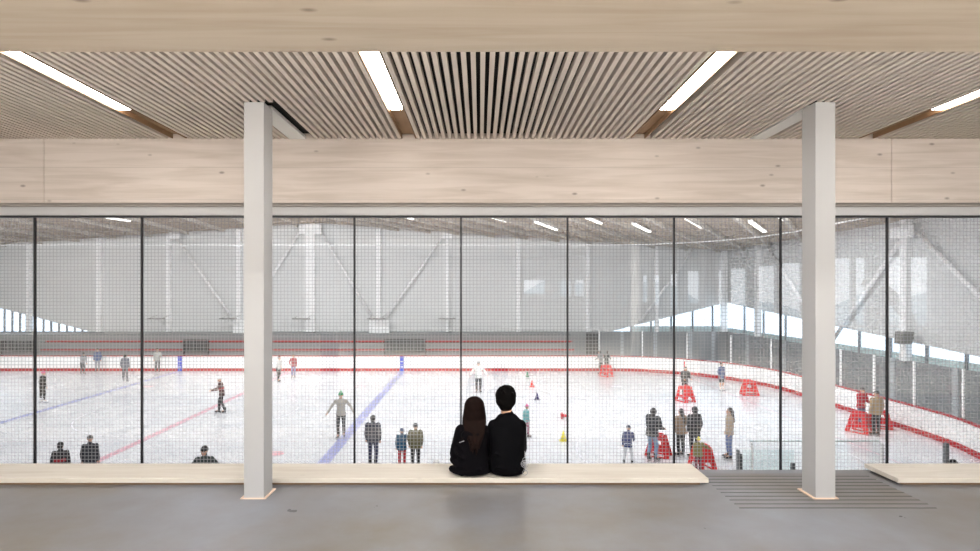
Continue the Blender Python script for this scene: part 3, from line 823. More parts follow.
ARMS = {
    'down': ((.05, .03, -.27), (.05, -.06, -.51)),
    'out': ((.17, .02, -.21), (.30, -.10, -.42)),
    'wide': ((.22, .0, -.14), (.44, -.06, -.26)),
    'fwd': ((.05, -.12, -.25), (.02, -.36, -.27)),
    'hold': ((.06, -.07, -.27), (.03, -.31, -.34)),
    'pocket': ((.10, .07, -.26), (.04, -.10, -.45)),
    'cross': ((.08, -.07, -.27), (-.13, -.22, -.22)),
    'back': ((.08, .15, -.24), (.12, .30, -.40)),
}
def hand(m, w, d, side, r=1.0):
    """palm, four unequal fingers with a knuckle bend and a thumb, from wrist w along direction d"""
    d = Vector(d).normalized(); across = d.cross(Vector((0, 0, 1)))
    across = across.normalized() if across.length > 0.2 else Vector((0, 1, 0))
    nrm = across.cross(d).normalized()
    c0 = w + d * 0.05
    m.capsule(w, c0 + d * 0.02, 0.024 * r, 0.03 * r, 10)
    for k, ln in enumerate((0.068, 0.078, 0.073, 0.056)):
        o = across * ((k - 1.5) * 0.021)
        a = c0 + d * 0.02 + o; b = a + d * ln * .55 + nrm * 0.006; e = b + (d * .6 + nrm * side * .6).normalized() * ln * .45
        m.capsule(a, b, 0.0105 * r, 0.0095 * r, 8); m.capsule(b, e, 0.0095 * r, 0.008 * r, 8)
    a = w + d * 0.02 - across * 0.022; b = a + (d - across * 0.9).normalized() * 0.045; e = b + (d - across * .2).normalized() * 0.03
    m.capsule(a, b, 0.013 * r, 0.011 * r, 8); m.capsule(b, e, 0.011 * r, 0.009 * r, 8)

def head_geo(m, T, HC):
    """skull, jaw, nose, brow, ears and neck joined to the body, T maps to the posed frame"""
    def e(c, r): 
        q = T @ Vector((HC[0] + c[0], HC[1] + c[1], HC[2] + c[2])); m.ell(q, r, 14, 8)
    e((0, 0.012, 0.03), (0.076, 0.094, 0.092)); e((0, -0.022, -0.045), (0.056, 0.068, 0.072))
    e((0, -0.088, -0.005), (0.014, 0.022, 0.026)); e((0, -0.075, 0.035), (0.05, 0.02, 0.014)); e((0, -0.07, -0.085), (0.028, 0.02, 0.02))
    for s in (-1, 1): e((s * 0.08, 0.005, 0.0), (0.011, 0.02, 0.03)); e((s * 0.035, -0.06, -0.025), (0.026, 0.022, 0.024))

def person(px, yf, h, face, label, arms='down', jacket=(30, 30, 34), pants=(24, 24, 28), head='hair', headc=(40, 28, 22),
           stance=0.1, stagger=0.0, lean=0.0, skate=(20, 20, 22), glove=None, long=0.0, D=None, zoff=0.0, skin=None, shorts=False, twist=0.0, bulk=0.0, group='skaters on the ice', stripe=None):
    D = D or dist(yf)
    root = empty('person', (wx(px, D), D, ICE + 0.007 + zoff), math.radians(face), h * .97 / 1.76)
    tag(root, label, 'person', group)
    skm = skin or M_skin
    Z0 = 0.06
    PEL = Vector((0, 0, 0.93 + Z0))
    la = math.radians(lean)
    RT = Matrix.Translation(PEL) @ Matrix.Rotation(la, 4, 'X') @ Matrix.Translation(-PEL)     # +lean bends toward -Y
    U = lambda x, y, z: RT @ Vector((x, y, z + Z0))
    # joints
    kn, an, hp = {}, {}, {}
    for s in (-1, 1):
        hp[s] = Vector((s * 0.088, 0, 0.90 + Z0))
        an[s] = Vector((s * stance, s * stagger, 0.10 + Z0))
        kn[s] = (hp[s] + an[s]) / 2 + Vector((s * 0.01, -0.03 - 0.25 * abs(math.sin(la)) * .4 - abs(stagger) * .25, 0.0))
    arms = (arms, arms) if isinstance(arms, str) else arms
    sh, el, wr = {}, {}, {}
    for s, a in zip((-1, 1), arms):
        ea, wa = ARMS[a]
        sh[s] = U(s * 0.175, 0.0, 1.385)
        k = Matrix.Rotation(la * 0.35, 3, 'X')
        el[s] = sh[s] + k @ Vector((s * ea[0], ea[1], ea[2])); wr[s] = sh[s] + k @ Vector((s * wa[0], wa[1], wa[2]))
    TORSO = [(0, 0, .86 + Z0, .135, .09), (0, 0, .92 + Z0, .155, .103), (0, 0, 1.02 + Z0, .138, .095), (0, 0, 1.12 + Z0, .135, .095), (0, 0, 1.24 + Z0, .155, .108),
             (0, 0, 1.34 + Z0, .17, .106), (0, .005, 1.40 + Z0, .145, .088), (0, .008, 1.44 + Z0, .085, .068)]
    HC = (0, -0.012, 1.585 + Z0)
    # --- body: one continuous surface
    m = MB(); m.loft(TORSO, 18, lambda v: RT @ v)
    m.capsule(U(0, .01, 1.40), U(0, 0, 1.54), .058, .052)
    head_geo(m, RT, HC)
    for s in (-1, 1):
        m.capsule(sh[s], el[s], .05, .04); m.capsule(el[s], wr[s], .04, .027)
        hand(m, wr[s], wr[s] - el[s], s)
        m.capsule(hp[s], kn[s], .082, .055); m.capsule(kn[s], an[s], .055, .038)
        m.capsule(an[s], an[s] + Vector((0, -.12, -.03)), .035, .03)
    meshobj('body', remesh(m, 0.0125, 2, 'body'), skm, root)
    for s in (-1, 1):
        MB().ell(U(HC[0] + s * .03, HC[1] - .082, HC[2] - Z0 + .015), (.012, .008, .008), 8, 6).build('eye', M_eye, root, True)
    MB().ell(U(0, HC[1] - .09, HC[2] - Z0 - .055), (.024, .008, .007), 8, 6).build('mouth', M_lips, root, True)
    # --- jacket
    jm = plain('cloth_%d_%d_%d' % tuple(jacket), srgb(*jacket), 0.85, 0.18, 9)
    m = MB(); g_ = 0.022 + bulk
    hem = .80 - long
    JT = [(0, 0, hem + Z0, .168 + g_ * .8 + long * .12, .115 + g_), (0, 0, hem + .03 + Z0, .17 + g_ * .8 + long * .1, .12 + g_)]
    JT += [(c[0], c[1], c[2], c[3] + g_, c[4] + g_) for c in TORSO[2:]]
    def jf(v): return RT @ v if v.z > PEL.z else v
    m.loft(JT, 18, jf)
    m.capsule(U(0, .015, 1.42), U(0, .005, 1.475), .068, .066)
    for s in (-1, 1): m.capsule(sh[s], el[s], .064 + bulk, .054 + bulk * .7); m.capsule(el[s], wr[s] - (wr[s] - el[s]) * .04, .054 + bulk * .7, .042)
    meshobj('jacket', remesh(m, 0.015, 3, 'jacket'), jm, root)
    if stripe:
        m = MB(); sm = plain('cloth_%d_%d_%d' % tuple(stripe), srgb(*stripe), 0.85, 0.1, 9)
        m.loft([(0, 0, 1.10 + Z0, .142 + g_ + .012, .098 + g_ + .012), (0, 0, 1.20 + Z0, .152 + g_ + .012, .107 + g_ + .012)], 20, jf); m.build('jacket_panel', sm, root, True)
    # --- trousers
    pm = plain('cloth_%d_%d_%d' % tuple(pants), srgb(*pants), 0.85, 0.15, 9)
    m = MB(); m.loft([(0, 0, .84 + Z0, .15, .105), (0, 0, .92 + Z0, .165, .115), (0, 0, .99 + Z0, .155, .108)], 18)
    for s in (-1, 1):
        m.capsule(hp[s], kn[s], .094, .069)
        if not shorts: m.capsule(kn[s], an[s] + Vector((0, 0, .04)), .069, .056)
    meshobj('trousers', remesh(m, 0.015, 3, 'trousers'), pm, root)
    # --- head wear
    hc = U(HC[0], HC[1] + .012, HC[2] - Z0 + .03)
    hm = plain('head_%d_%d_%d' % tuple(headc), srgb(*headc), 0.6 if head != 'helmet' else 0.3, 0.1, 14)
    def capmesh(rx, ry, rz, cut, c_=hc):
        m = MB(); seg = 20; rings = []
        for k in range(1, 9):
            t = (PI * cut) * k / 8
            rings.append([m.bm.verts.new(c_ + Matrix.Rotation(la, 3, 'X') @ Vector((rx * math.sin(t) * math.cos(2 * PI * i / seg), ry * math.sin(t) * math.sin(2 * PI * i / seg), rz * math.cos(t)))) for i in range(seg)])
        tip = m.bm.verts.new(c_ + Matrix.Rotation(la, 3, 'X') @ Vector((0, 0, rz)))
        for i in range(seg): m.bm.faces.new((tip, rings[0][i], rings[0][(i + 1) % seg]))
        for A, B in zip(rings, rings[1:]):
            for i in range(seg): m.bm.faces.new((A[i], B[i], B[(i + 1) % seg], A[(i + 1) % seg]))
        return m
    up = Vector((0, 0.006, 0.012))
    if head == 'helmet':
        m = capmesh(.098, .122, .11, .56, hc + up)
        hmo = m.build('helmet', hm, root, True); sd_ = hmo.modifiers.new('s', 'SOLIDIFY'); sd_.thickness = 0.012
        m = MB(); m.path([hc + Vector((-.09, 0, -.02)), hc + Vector((-.05, -.05, -.12)), hc + Vector((.05, -.05, -.12)), hc + Vector((.09, 0, -.02))], .006, 6)
        m.build('chin_strap', M_eye, hmo)
    elif head == 'beanie':
        m = capmesh(.09, .112, .115, .52, hc + up); hmo = m.build('knitted_hat', hm, root, True)
        sd_ = hmo.modifiers.new('s', 'SOLIDIFY'); sd_.thickness = 0.014
        MB().ell(hc + up + Vector((0, 0, .125)), (.03, .03, .03), 12, 8).build('bobble', hm, hmo, True)
    elif head == 'cap':
        m = capmesh(.088, .108, .1, .5, hc + up); hmo = m.build('cap', hm, root, True)
        m = MB(); m.prism([(-.06, 0), (.06, 0), (.045, -.07), (-.045, -.07)], 'z', 0, .01)
        o = m.build('peak', hm, hmo); o.location = hc + Vector((0, -.1, .02))
    elif head == 'hood':
        m = MB(); m.ell(hc + Vector((0, .025, -.01)), (.105, .112, .125)); m.capsule(hc + Vector((0, .05, -.1)), U(0, .04, 1.42), .08, .09)
        meshobj('hood', remesh(m, 0.014, 3, 'hood'), jm if headc is None else hm, root)
    else:
        m = MB(); m.ell(hc + Vector((0, .018, .014)), (.09, .1, .1)); m.ell(hc + Vector((0, .05, -.04)), (.075, .06, .09))
        if head == 'longhair': m.capsule(hc + Vector((0, .07, -.04)), U(0, .13, 1.25), .07, .05)
        meshobj('hair', remesh(m, 0.013, 2, 'hair'), hm, root)
    # --- skates
    skm_ = plain('skate_%d_%d_%d' % tuple(skate), srgb(*skate), 0.4, 0.05, 5)
    for s in (-1, 1):
        b = meshobj('skate', boot_mesh(skm_), None, root); b.location = (an[s].x, an[s].y - .04, 0)
        b.rotation_euler = (0, 0, math.radians(s * 12))
        bl2 = meshobj('blade', BLADE, None, b)
    return root

# face: 0 looks toward the camera, 180 away; positive turns to its left (screen right)
person(42, 403, 1.56, 160, 'person in black with a pink hat gliding alone at far left of the ice', ('down', 'down'), (28, 28, 30), (22, 22, 24), 'beanie', (220, 110, 150), stance=.16, lean=6, skate=(225, 225, 228))
person(82.5, 374.6, 1.5, 60, 'person in grey top leaning at the far boards, left of two together', ('fwd', 'down'), (150, 152, 156), (40, 42, 52), 'helmet', (60, 60, 64), stance=.16, lean=16, stagger=.12)
person(97.5, 371.8, 1.6, 20, 'person in a blue jacket by the far boards, right of two standing together', 'down', (92, 106, 140), (150, 152, 160), 'hair')
person(125, 382, 1.72, 190, 'person in grey blue coat standing left of the left blue marker', 'down', (96, 100, 112), (78, 80, 90), 'hair', (70, 60, 56), skate=(140, 140, 145))
person(157.5, 372, 1.64, 30, 'person in pale grey jacket at the far boards just left of the left blue marker', ('down', 'fwd'), (178, 176, 172), (88, 90, 94), 'hair', (26, 24, 24), lean=6)
person(222, 413.6, 1.68, 285, 'person in dark and red jacket with white helmet skating with arms forward', ('fwd', 'fwd'), (70, 34, 42), (34, 34, 38), 'helmet', (215, 215, 218), stance=.09, stagger=.14, lean=10, stripe=(150, 30, 44))
person(60.5, 0, 1.5, 200, 'person in black and red jacket behind the bench at lower left, left of two', 'down', (34, 32, 38), (24, 24, 28), 'hair', (34, 30, 32), D=14.75, stripe=(160, 36, 50))
person(90, 0, 1.52, 200, 'person in dark coat behind the bench at lower left, right of two', 'down', (44, 46, 54), (30, 30, 34), 'cap', (40, 40, 46), D=15.35)
person(204.5, 0, 1.66, 10, 'person in black helmet, head and shoulders above the bench left of the left column', 'out', (52, 62, 62), (30, 30, 34), 'helmet', (28, 28, 34), D=13.75, stripe=(70, 130, 90))
person(278, 382, 1.6, 60, 'person in black and white skating beside the left column near the far boards', ('fwd', 'down'), (200, 198, 196), (44, 44, 48), 'hair', (30, 28, 28), stagger=.12, stance=.12, lean=12)
person(293.3, 378, 1.52, 20, 'person in a red and blue top by the far boards right of the left column', ('pocket', 'down'), (150, 60, 70), (120, 128, 170), 'hair', (40, 30, 28))
person(341, 438, 1.76, 8, 'person in a green hat and grey sweater skating forward with arms held out', 'out', (168, 164, 156), (34, 34, 38), 'beanie', (40, 150, 100), stance=.1, stagger=.1, lean=8, skate=(30, 30, 34))
person(373, 468, 1.66, 178, 'person in a dark navy jacket standing alone left of the couple', 'down', (34, 40, 62), (52, 56, 82), 'hair', (28, 26, 30), bulk=.025)
person(402, 470, 1.29, 190, 'child in a blue helmet, teal jacket and red trousers beside an adult', ('out', 'down'), (28, 80, 110), (176, 44, 54), 'helmet', (52, 72, 110), bulk=.02)
person(415.5, 471, 1.47, 182, 'person in black helmet and olive jacket beside the child in red trousers', 'down', (92, 88, 58), (30, 30, 34), 'helmet', (44, 46, 52), bulk=.035)
person(436.5, 0, 1.6, 170, 'white helmet of a person just above the bench left of the seated woman', 'down', (60, 60, 66), (30, 30, 34), 'helmet', (232, 232, 234), D=12.85)
person(478.5, 392.5, 1.7, 5, 'person in a white jacket and dark leggings standing above the seated woman', 'out', (214, 216, 214), (34, 34, 38), 'helmet', (120, 122, 126), long=.02, stance=.11, skate=(30, 30, 34), bulk=.02)
person(525.5, 438, 1.25, 120, 'child in a teal jacket and pink hat skating just right of the seated man', ('down', 'down'), (104, 160, 162), (150, 96, 118), 'beanie', (200, 90, 140), lean=8, stagger=.1)
person(601, 374.5, 1.62, 215, 'person in grey top by the far boards, left of the pair with an aid', ('hold', 'hold'), (120, 120, 122), (26, 26, 30), 'hair', (20, 20, 22), lean=12)
person(606.5, 373, 1.55, 150, 'person in dark jacket by the far boards, right of the pair with an aid', ('hold', 'hold'), (60, 62, 66), (36, 36, 40), 'hair', (20, 20, 22), lean=14)
person(684.5, 396.5, 1.6, 5, 'person in black jacket bending over a red skating aid below the red post', ('hold', 'hold'), (48, 50, 56), (40, 42, 48), 'hair', (24, 24, 26), lean=14, bulk=.03)
person(721.5, 391, 1.6, 20, 'person in a blue checked coat standing by the far right boards', 'down', (70, 84, 124), (40, 40, 48), 'hair', (36, 30, 30), long=.12, skate=(228, 228, 230), shorts=True)
person(861, 427, 1.62, 10, 'person in a red checked jacket by the right boards behind a red aid', ('hold', 'hold'), (180, 36, 52), (90, 96, 130), 'cap', (60, 58, 62), lean=6, bulk=.02)
person(876.5, 436.5, 1.74, 185, 'person in a tan jacket, black trousers and cap by the right boards', 'down', (164, 142, 112), (34, 34, 38), 'cap', (30, 30, 34), bulk=.025)
person(628, 467, 1.3, 160, 'child in a navy top and pale trousers left of the person in blue jeans', ('hold', 'down'), (44, 58, 110), (205, 207, 212), 'helmet', (50, 60, 84), lean=16, stance=.18)
person(652, 462, 1.75, 125, 'person in a black jacket and blue jeans pushing a red skating aid', ('hold', 'hold'), (46, 48, 54), (120, 148, 178), 'hood', (44, 40, 44), lean=8, stagger=.06, bulk=.045, skate=(70, 70, 76))
person(681, 457, 1.62, 200, 'long haired person in a tan jacket beside the person in a black hooded coat', ('cross', 'down'), (150, 126, 104), (30, 30, 34), 'longhair', (30, 26, 28), bulk=.02)
person(694.5, 459, 1.74, 190, 'tall person in a long black hooded coat behind the child in the yellow hat', 'down', (38, 38, 46), (34, 36, 46), 'hood', (34, 32, 38), long=.1, bulk=.01)
person(698.5, 474, 1.1, 186, 'child in a yellow hat, olive jacket and maroon trousers holding a red aid', ('wide', 'down'), (134, 128, 84), (120, 62, 76), 'beanie', (226, 214, 70), bulk=.035, skate=(60, 60, 66))
person(729.5, 459.5, 1.7, 262, 'person in a beige jacket, blue jeans and black skates standing alone at right', ('down', 'down'), (176, 160, 142), (112, 128, 168), 'longhair', (46, 38, 38), stance=.11)
person(952.5, 0, 1.62, 180, 'dark haired person at the near boards, head just above the right bench', 'down', (30, 30, 36), (30, 30, 34), 'hair', (22, 22, 26), D=11.6, zoff=.36, group='skaters on the ice')
# red post by the boards
pp = empty('red_post', (wx(684.5, 35.4), 35.4, ICE + 0.006)); tag(pp, 'thin red upright post at the far boards above the bent over skater', 'post')
MB().tube((0, 0, 0.02), (0, 0, 1.05), 0.035).build('pole', M_aid, pp, True); MB().tube((0, 0, 0.0), (0, 0, 0.03), 0.12).build('base', M_aid, pp, True)

# ================================================================== THE SEATED COUPLE
M_coat = plain('coat_black', (0.0028, 0.0028, 0.004), 0.9, 0.3, 7, spec=0.08)
M_coat2 = plain('hoodie_black', (0.0035, 0.003, 0.0045), 0.92, 0.3, 7, spec=0.08)
M_hair = plain('hair_black', (0.003, 0.0025, 0.0025), 0.8, 0.3, 20, spec=0.08)
M_hairb = plain('hair_brown', (0.010, 0.0045, 0.0035), 0.8, 0.5, 20, spec=0.1)
M_jeans = plain('trousers_dark', (0.012, 0.012, 0.016), 0.9, 0.2, 7)
M_shoe = plain('shoe_white', srgb(200, 200, 200), 0.5, 0.05, 7)
M_charm = plain('charm_grey', srgb(165, 165, 172), 0.4, 0.1, 20)
SZ = 0.065
def rest(me):                    # nothing sinks below the seat
    for v in me.vertices:
        if v.co.y < .3 and v.co.z < .002: v.co.z = .002
    return me
def seated(name_x, y, label, man, AR, HCz, hx):
    t = empty('person', (name_x, y, SZ)); tag(t, label, 'person', 'couple sitting on the bench')
    # local: faces +Y, seat at z=0
    k = 1.0 if man else 0.86
    V = lambda x, y_, z: Vector((x * k, y_ * k, z * k))
    HCx = Vector((hx, 0.07, HCz))
    body = MB()
    body.loft([(0, .0, .03 * k, .15 * k, .12 * k), (0, -.01, .12 * k, .155 * k, .12 * k), (0, -.01, .25 * k, .14 * k, .1 * k), (0, .0, .36 * k, .145 * k, .10 * k), (0, .02, .43 * k, .125 * k, .085 * k), (0, .03, .49 * k, .075 * k, .06 * k)], 20)
    body.capsule(V(0, .03, .5), HCx + Vector((0, -.02, -.06)), .056, .052)
    def e(c, r): body.ell(HCx + Vector(c), r, 16, 10)
    e((0, -.012, .03), (.076, .094, .092)); e((0, .022, -.045), (.056, .068, .07)); e((0, .088, -.005), (.013, .02, .024)); e((0, .075, .035), (.05, .02, .013)); e((0, .07, -.085), (.028, .02, .02))
    for s in (-1, 1): e((s * .08, -.004, 0), (.012, .02, .031)); e((s * .035, .058, -.025), (.026, .022, .024))
    sh, el, wr, hp, kn, an = {}, {}, {}, {}, {}, {}
    for s in (-1, 1):
        sh[s] = Vector(AR[s][0]); el[s] = Vector(AR[s][1]); wr[s] = V(s * .08, .25, .14)
        hp[s] = V(s * .085, .03, .085); kn[s] = V(s * .12, .44, .11); an[s] = V(s * .11, .47, -.34)
        body.capsule(sh[s] + Vector((0, 0, -.02)), el[s], .042, .038); body.capsule(el[s], wr[s], .04, .027); hand(body, wr[s], V(-s * .5, .8, -.15), s)
        body.capsule(hp[s], kn[s], .078, .055); body.capsule(kn[s], an[s], .055, .038); body.capsule(an[s], an[s] + Vector((0, .12, -.045)), .034, .03)
    meshobj('body', rest(remesh(body, .008, 2, 'body')), M_skin, t)
    for s in (-1, 1): MB().ell(HCx + Vector((s * .03, .082, .015)), (.012, .008, .008), 10, 6).build('eye', M_eye, t, True)
    MB().ell(HCx + Vector((0, .09, -.055)), (.024, .008, .007), 10, 6).build('mouth', M_lips, t, True)
    # trousers
    m = MB(); m.ell(V(0, .02, .08), (.165 * k, .14 * k, .085 * k))
    for s in (-1, 1): m.capsule(hp[s], kn[s], .088, .068); m.capsule(kn[s], an[s] + Vector((0, 0, .05)), .068, .055)
    meshobj('trousers', rest(remesh(m, .012, 3, 'trousers')), M_jeans, t)
    for s in (-1, 1):
        m = MB(); b = Vector((an[s].x, an[s].y, SEAT_F - SZ)); m.capsule(b + Vector((0, -.02, .045)), b + Vector((0, .14, .035)), .043, .036); m.capsule(b + Vector((0, -.01, .05)), b + Vector((0, -.01, .1)), .045, .045)
        me = remesh(m, .01, 3, 'shoe')
        for v in me.vertices: v.co.z = max(v.co.z, SEAT_F - SZ + .002)
        meshobj('shoe', me, M_shoe, t)
    return t, V, HCx, sh, el, wr, k
# --- man
PY = 5.2
XM, XWm = wx(507.5, PY), wx(472, PY)
t, V, HC, sh, el, wr, k = seated(XM, PY, 'man with short black hair in a black jacket sitting on the bench', True,
    {-1: ((-.125, .01, .452), (-.14, .05, .22)), 1: ((.118, .01, .452), (.130, .04, .22))}, .675, -.014)
# lean his head a little toward her
m = MB()
m.loft([(0, -.0, .012, .150, .125), (.0, -.015, .06, .168, .145), (0, -.02, .15, .166, .14), (0, -.02, .27, .160, .13), (0, -.005, .38, .168, .125), (0, .01, .45, .155, .115), (0, .02, .50, .118, .095), (0, .03, .54, .082, .072)], 28)
m.capsule((0, .03, .52), (0, .04, .535), .066, .062)
for s in (-1, 1): m.capsule(sh[s] + Vector((0, 0, -.012)), el[s], .06, .055); m.capsule(el[s], wr[s], .055, .042)
for (a, b, r) in (((-.10, -.145, .1), (.09, -.15, .07), .016), ((-.12, -.13, .22), (.04, -.145, .17), .012), ((.13, -.10, .30), (.05, -.135, .24), .012), ((-.05, -.11, .40), (.07, -.11, .36), .01)):
    m.capsule(a, b, r)                                    # soft folds across the back
meshobj('jacket', rest(remesh(m, .008, 4, 'jacket')), M_coat, t)
m = MB(); H_ = HC
m.ell(H_ + Vector((0, -.02, .04)), (.099, .106, .094), 24, 14); m.ell(H_ + Vector((0, -.045, .0)), (.096, .078, .085), 20, 12); m.ell(H_ + Vector((0, -.05, -.055)), (.066, .05, .05), 18, 10)
m.ell(H_ + Vector((.01, .04, .08)), (.075, .06, .05), 18, 10)
rnd = random.Random(3)
for i in range(46):                                       # short tufts break up the outline
    a = rnd.uniform(0, 2 * PI); b = rnd.uniform(.1, 1.25)
    d = Vector((math.cos(a) * math.sin(b), math.sin(a) * math.sin(b) - .1, math.cos(b)))
    c0 = H_ + Vector((0, -.02, .045)) + Vector((d.x * .09, d.y * .098, d.z * .08))
    m.capsule(c0, c0 + d * .012 + Vector((rnd.uniform(-.01, .01), rnd.uniform(-.01, .01), 0)), .011, .006, 8)
meshobj('hair', remesh(m, .006, 1, 'hair'), M_hair, t)
# --- charm hanging at his right hip
ch = empty('bag_charm', (XM + .150, PY - .150, SZ + .0)); tag(ch, 'pale grey ringed charm hanging at the hip of the seated man', 'charm')
def torus(mb, c, R, r, n=22, k=8, tilt=0):
    pr = []
    for i in range(n):
        a = 2 * PI * i / n; pr.append(Vector(c) + Vector((R * math.cos(a), R * .25 * math.sin(a) * tilt, R * math.sin(a))))
    for i in range(n): mb.tube(pr[i], pr[(i + 1) % n], r, seg=k)
m = MB(); torus(m, (0, 0, .055), .022, .003); torus(m, (.004, -.004, .085), .013, .0025); m.build('ring', M_charm, ch, True)
m = MB(); torus(m, (-.002, 0, .135), .032, .003); torus(m, (-.002, -.004, .135), .018, .003); torus(m, (.0, -.004, .17), .022, .0025)
for i in range(8): a = i * PI / 4; m.tube((-.002, 0, .135), (-.002 + .03 * math.cos(a), 0, .135 + .03 * math.sin(a)), .002, seg=6)
m.build('lace_disc', M_charm, ch, True)
m = MB(); m.tube((0, 0, .19), (.0, .02, .245), .0025, seg=6); m.build('cord', M_charm, ch, True)
# --- woman
t, V, HC, sh, el, wr, k = seated(XWm, PY + .0, 'woman with long dark brown hair in a black hooded coat sitting left of the man', False,
    {-1: ((-.10, .01, .395), (-.145, .0, .19)), 1: ((.11, .02, .39), (.11, .05, .19))}, .577, .022)
HCn = HC
m = MB()
m.loft([(-.01, 0, .02, .19, .14), (-.01, -.01, .06, .175, .145), (0, -.02, .13, .15, .135), (0, -.02, .24, .138, .125), (0, -.01, .32, .14, .115), (0, .01, .38, .135, .105), (0, .02, .42, .112, .088), (0, .03, .455, .072, .066)], 28)
m.capsule((-.05, -.075, .37), (.05, -.075, .37), .05)          # collar / hood roll
for s in (-1, 1):
    m.capsule(sh[s], el[s], .06, .064); m.capsule(el[s], wr[s], .058, .045)
m.capsule((-.185, -.0, .045), (-.09, -.10, .04), .032); m.capsule((-.175, 0, .13), (-.12, -.09, .1), .034); m.capsule((-.165, 0, .25), (-.12, -.07, .22), .034)
for (a, b, r) in (((-.13, -.12, .2), (.03, -.14, .13), .014), ((-.1, -.13, .1), (.08, -.14, .08), .014), ((-.14, -.08, .3), (-.06, -.125, .23), .012)): m.capsule(a, b, r)
meshobj('coat', rest(remesh(m, .008, 4, 'coat')), M_coat2, t)
m = MB()
m.ell(HCn + Vector((0, -.018, .035)), (.096, .106, .096), 24, 14)
m.loft([(HCn.x, -.05 + HCn.y, HCn.z - .17, .085, .05), (HCn.x, -.045 + HCn.y, HCn.z - .11, .106, .07), (HCn.x, -.03 + HCn.y, HCn.z - .03, .106, .092), (HCn.x, -.02 + HCn.y, HCn.z + .04, .096, .095)], 24)
rnd = random.Random(5)
for i in range(30):                                            # hanging locks down the back
    u = (i / 29 - .5); x0 = HCn.x + u * .18; x1 = .03 + u * .10
    L2 = .25 + .08 * math.cos(u * 3.0) + rnd.uniform(-.05, .04)
    y0 = HCn.y - .085 + abs(u) * .06; y1 = -.165 + abs(u) * .02
    a = Vector((x0, y0, HCn.z - .06)); b = Vector((x0 * .75 + x1 * .25, (y0 + y1) / 2 - .015, HCn.z - .18)); c_ = Vector((x1 + rnd.uniform(-.01, .01), y1, HCn.z - L2))
    m.capsule(a, b, .019, .015, 8); m.capsule(b, c_, .015, .005, 8)
for q, z_ in ((-.1, .12), (-.095, .16), (.098, .13)): m.capsule(HCn + Vector((q, -.03, -.05)), HCn + Vector((q * 1.12, -.04, -z_)), .012, .005, 8)   # stray strands
meshobj('hair', remesh(m, .006, 1, 'hair'), M_hairb, t)
m = MB(); m.capsule((-.112, -.105, .315), (-.072, -.125, .335), .004, .004, 8); m.build('coat_piping', plain('piping', srgb(170, 170, 176), 0.5), t, True)
m = MB(); m.capsule((.06, -.075, .432), (.085, -.06, .425), .008, .006, 8); m.build('collar', plain('collar_pale', srgb(190, 176, 170), 0.6), t, True)

# ================================================================== OUTSIDE
M_hill = plain('hillside_haze', srgb(186, 200, 204), 0.9, 0.3, 0.2)  # bluish distance haze is put into the hill's colour
m = MB(); n = 60; rnd = random.Random(9); prev = None
for i in range(n):
    x0, x1 = -60 + 3.5 * i, -60 + 3.5 * (i + 1)
    h0, h1 = 1 + 2.2 * math.sin(i * .35) + 1.2 * math.sin(i * 1.3), 1 + 2.2 * math.sin((i + 1) * .35) + 1.2 * math.sin((i + 1) * 1.3)
    m.prism([(x0, -6), (x1, -6), (x1, h1), (x0, h0)], 'y', -80, -76)
o = struct(m.build('ground_hill', M_hill))
gl = MB().box(-200, 200, -200, YB - 0.3, -6.2, -6).build('ground', plain('ground_outside', srgb(225, 230, 234), 0.9, .1, .1)); struct(gl)
gl = MB().box(RX + .5, 250, 0, 250, ICE - .4, ICE - .2).build('ground_outside', plain('ground_snow', srgb(225, 230, 235), 0.9, .1, .1)); struct(gl)
gl = MB().box(-250, RX + .5, WD + .6, 250, ICE - .4, ICE - .2).build('ground_outside', plain('ground_snow', srgb(225, 230, 235), 0.9, .1, .1)); struct(gl)

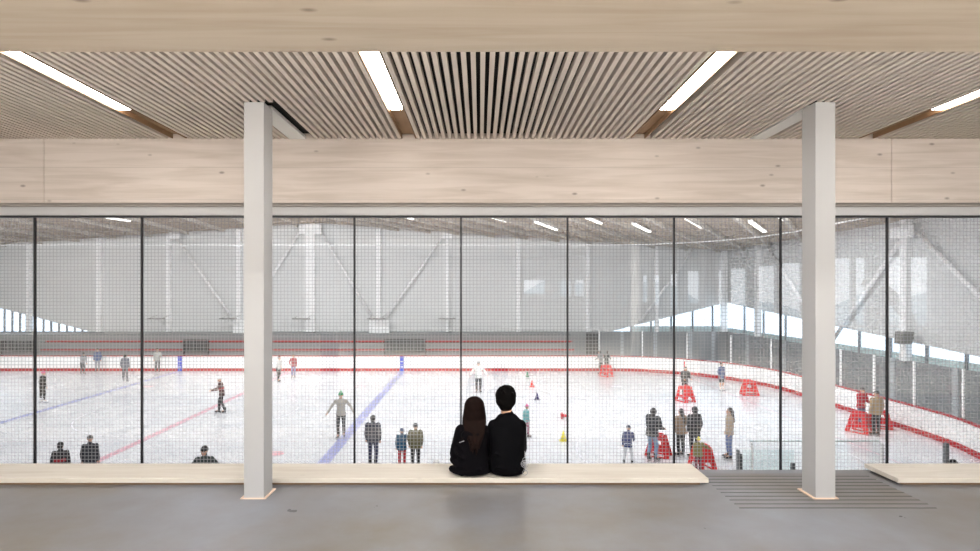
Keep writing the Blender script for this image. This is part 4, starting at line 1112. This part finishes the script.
w = bpy.data.worlds.new('sky'); scene.world = w; w.use_nodes = True
nt = w.node_tree; bg = nt.nodes['Background']
tc = N(nt, 'ShaderNodeTexCoord'); sp = N(nt, 'ShaderNodeSeparateXYZ'); L(nt, tc.outputs['Generated'], sp.inputs[0])
r = N(nt, 'ShaderNodeValToRGB'); r.color_ramp.elements[0].position = 0.0; r.color_ramp.elements[0].color = (0.9, 0.95, 1.0, 1)
r.color_ramp.elements[1].position = 0.6; r.color_ramp.elements[1].color = (0.82, 0.9, 1.0, 1)
L(nt, sp.outputs['Z'], r.inputs[0]); L(nt, r.outputs[0], bg.inputs[0]); bg.inputs[1].default_value = 3.0

# ================================================================== LIGHTS
def area(name, loc, sx, sy, power, c=(1, 1, 1), rot=(0, 0, 0)):
    l = bpy.data.lights.new(name, 'AREA'); l.shape = 'RECTANGLE'; l.size = sx; l.size_y = sy; l.energy = power; l.color = c
    o = link(bpy.data.objects.new(name, l)); o.location = loc; o.rotation_euler = rot; return o
for x, z, ys in ((-31, 5.7, ((12, 600), (20, 850), (28, 1120))), (-13, 6.5, ((12, 600), (21, 850), (31, 1260))), (1, 5.95, ((12, 580), (20, 850), (28, 1120))), (11, 5.3, ((12, 260), (19, 560), (25.5, 950)))):
    for y, pw in ys: area('arena_lamp', (x, y, z), 9, 1.4, pw * .85, (0.965, 0.985, 1.0), (math.radians(28), 0, 0))
for x in (-6.5, -3.4, -.3, 2.8, 5.9, 9.0): area('beam_fill', (x, 2.38, 3.2), 2.6, 0.12, 20, (1, 0.96, 0.9), (math.radians(90), 0, 0))  # added lamps, unseen behind the front beam, brightening the far beam
for x, y in ((-6, -.6), (-2, -.6), (2, -.6), (6, -.6), (-3, -4), (3, -4)): area('lobby_fill', (x, y, 3.3), 2.5, 0.8, 170, (1, 0.96, 0.9))  # added fill lights out of view behind the viewer, brightening the lobby

# ================================================================== CAMERA
cam = bpy.data.cameras.new('camera'); co = link(bpy.data.objects.new('camera', cam))
co.location = (0, 0, CAMZ); co.rotation_euler = (PI / 2, 0, 0)
cam.sensor_width = 36; cam.lens = 36 * F / 980
cam.shift_x = (490 - VX) / 980; cam.shift_y = (VY - 275.5) / 980
cam.clip_start = 0.05; cam.clip_end = 500
scene.camera = co
scene.view_settings.view_transform = 'Standard'
scene.view_settings.look = 'None'
scene.view_settings.exposure = 0.0
scene.cycles.transparent_max_bounces = 16
scene.cycles.max_bounces = 8
scene.cycles.diffuse_bounces = 5
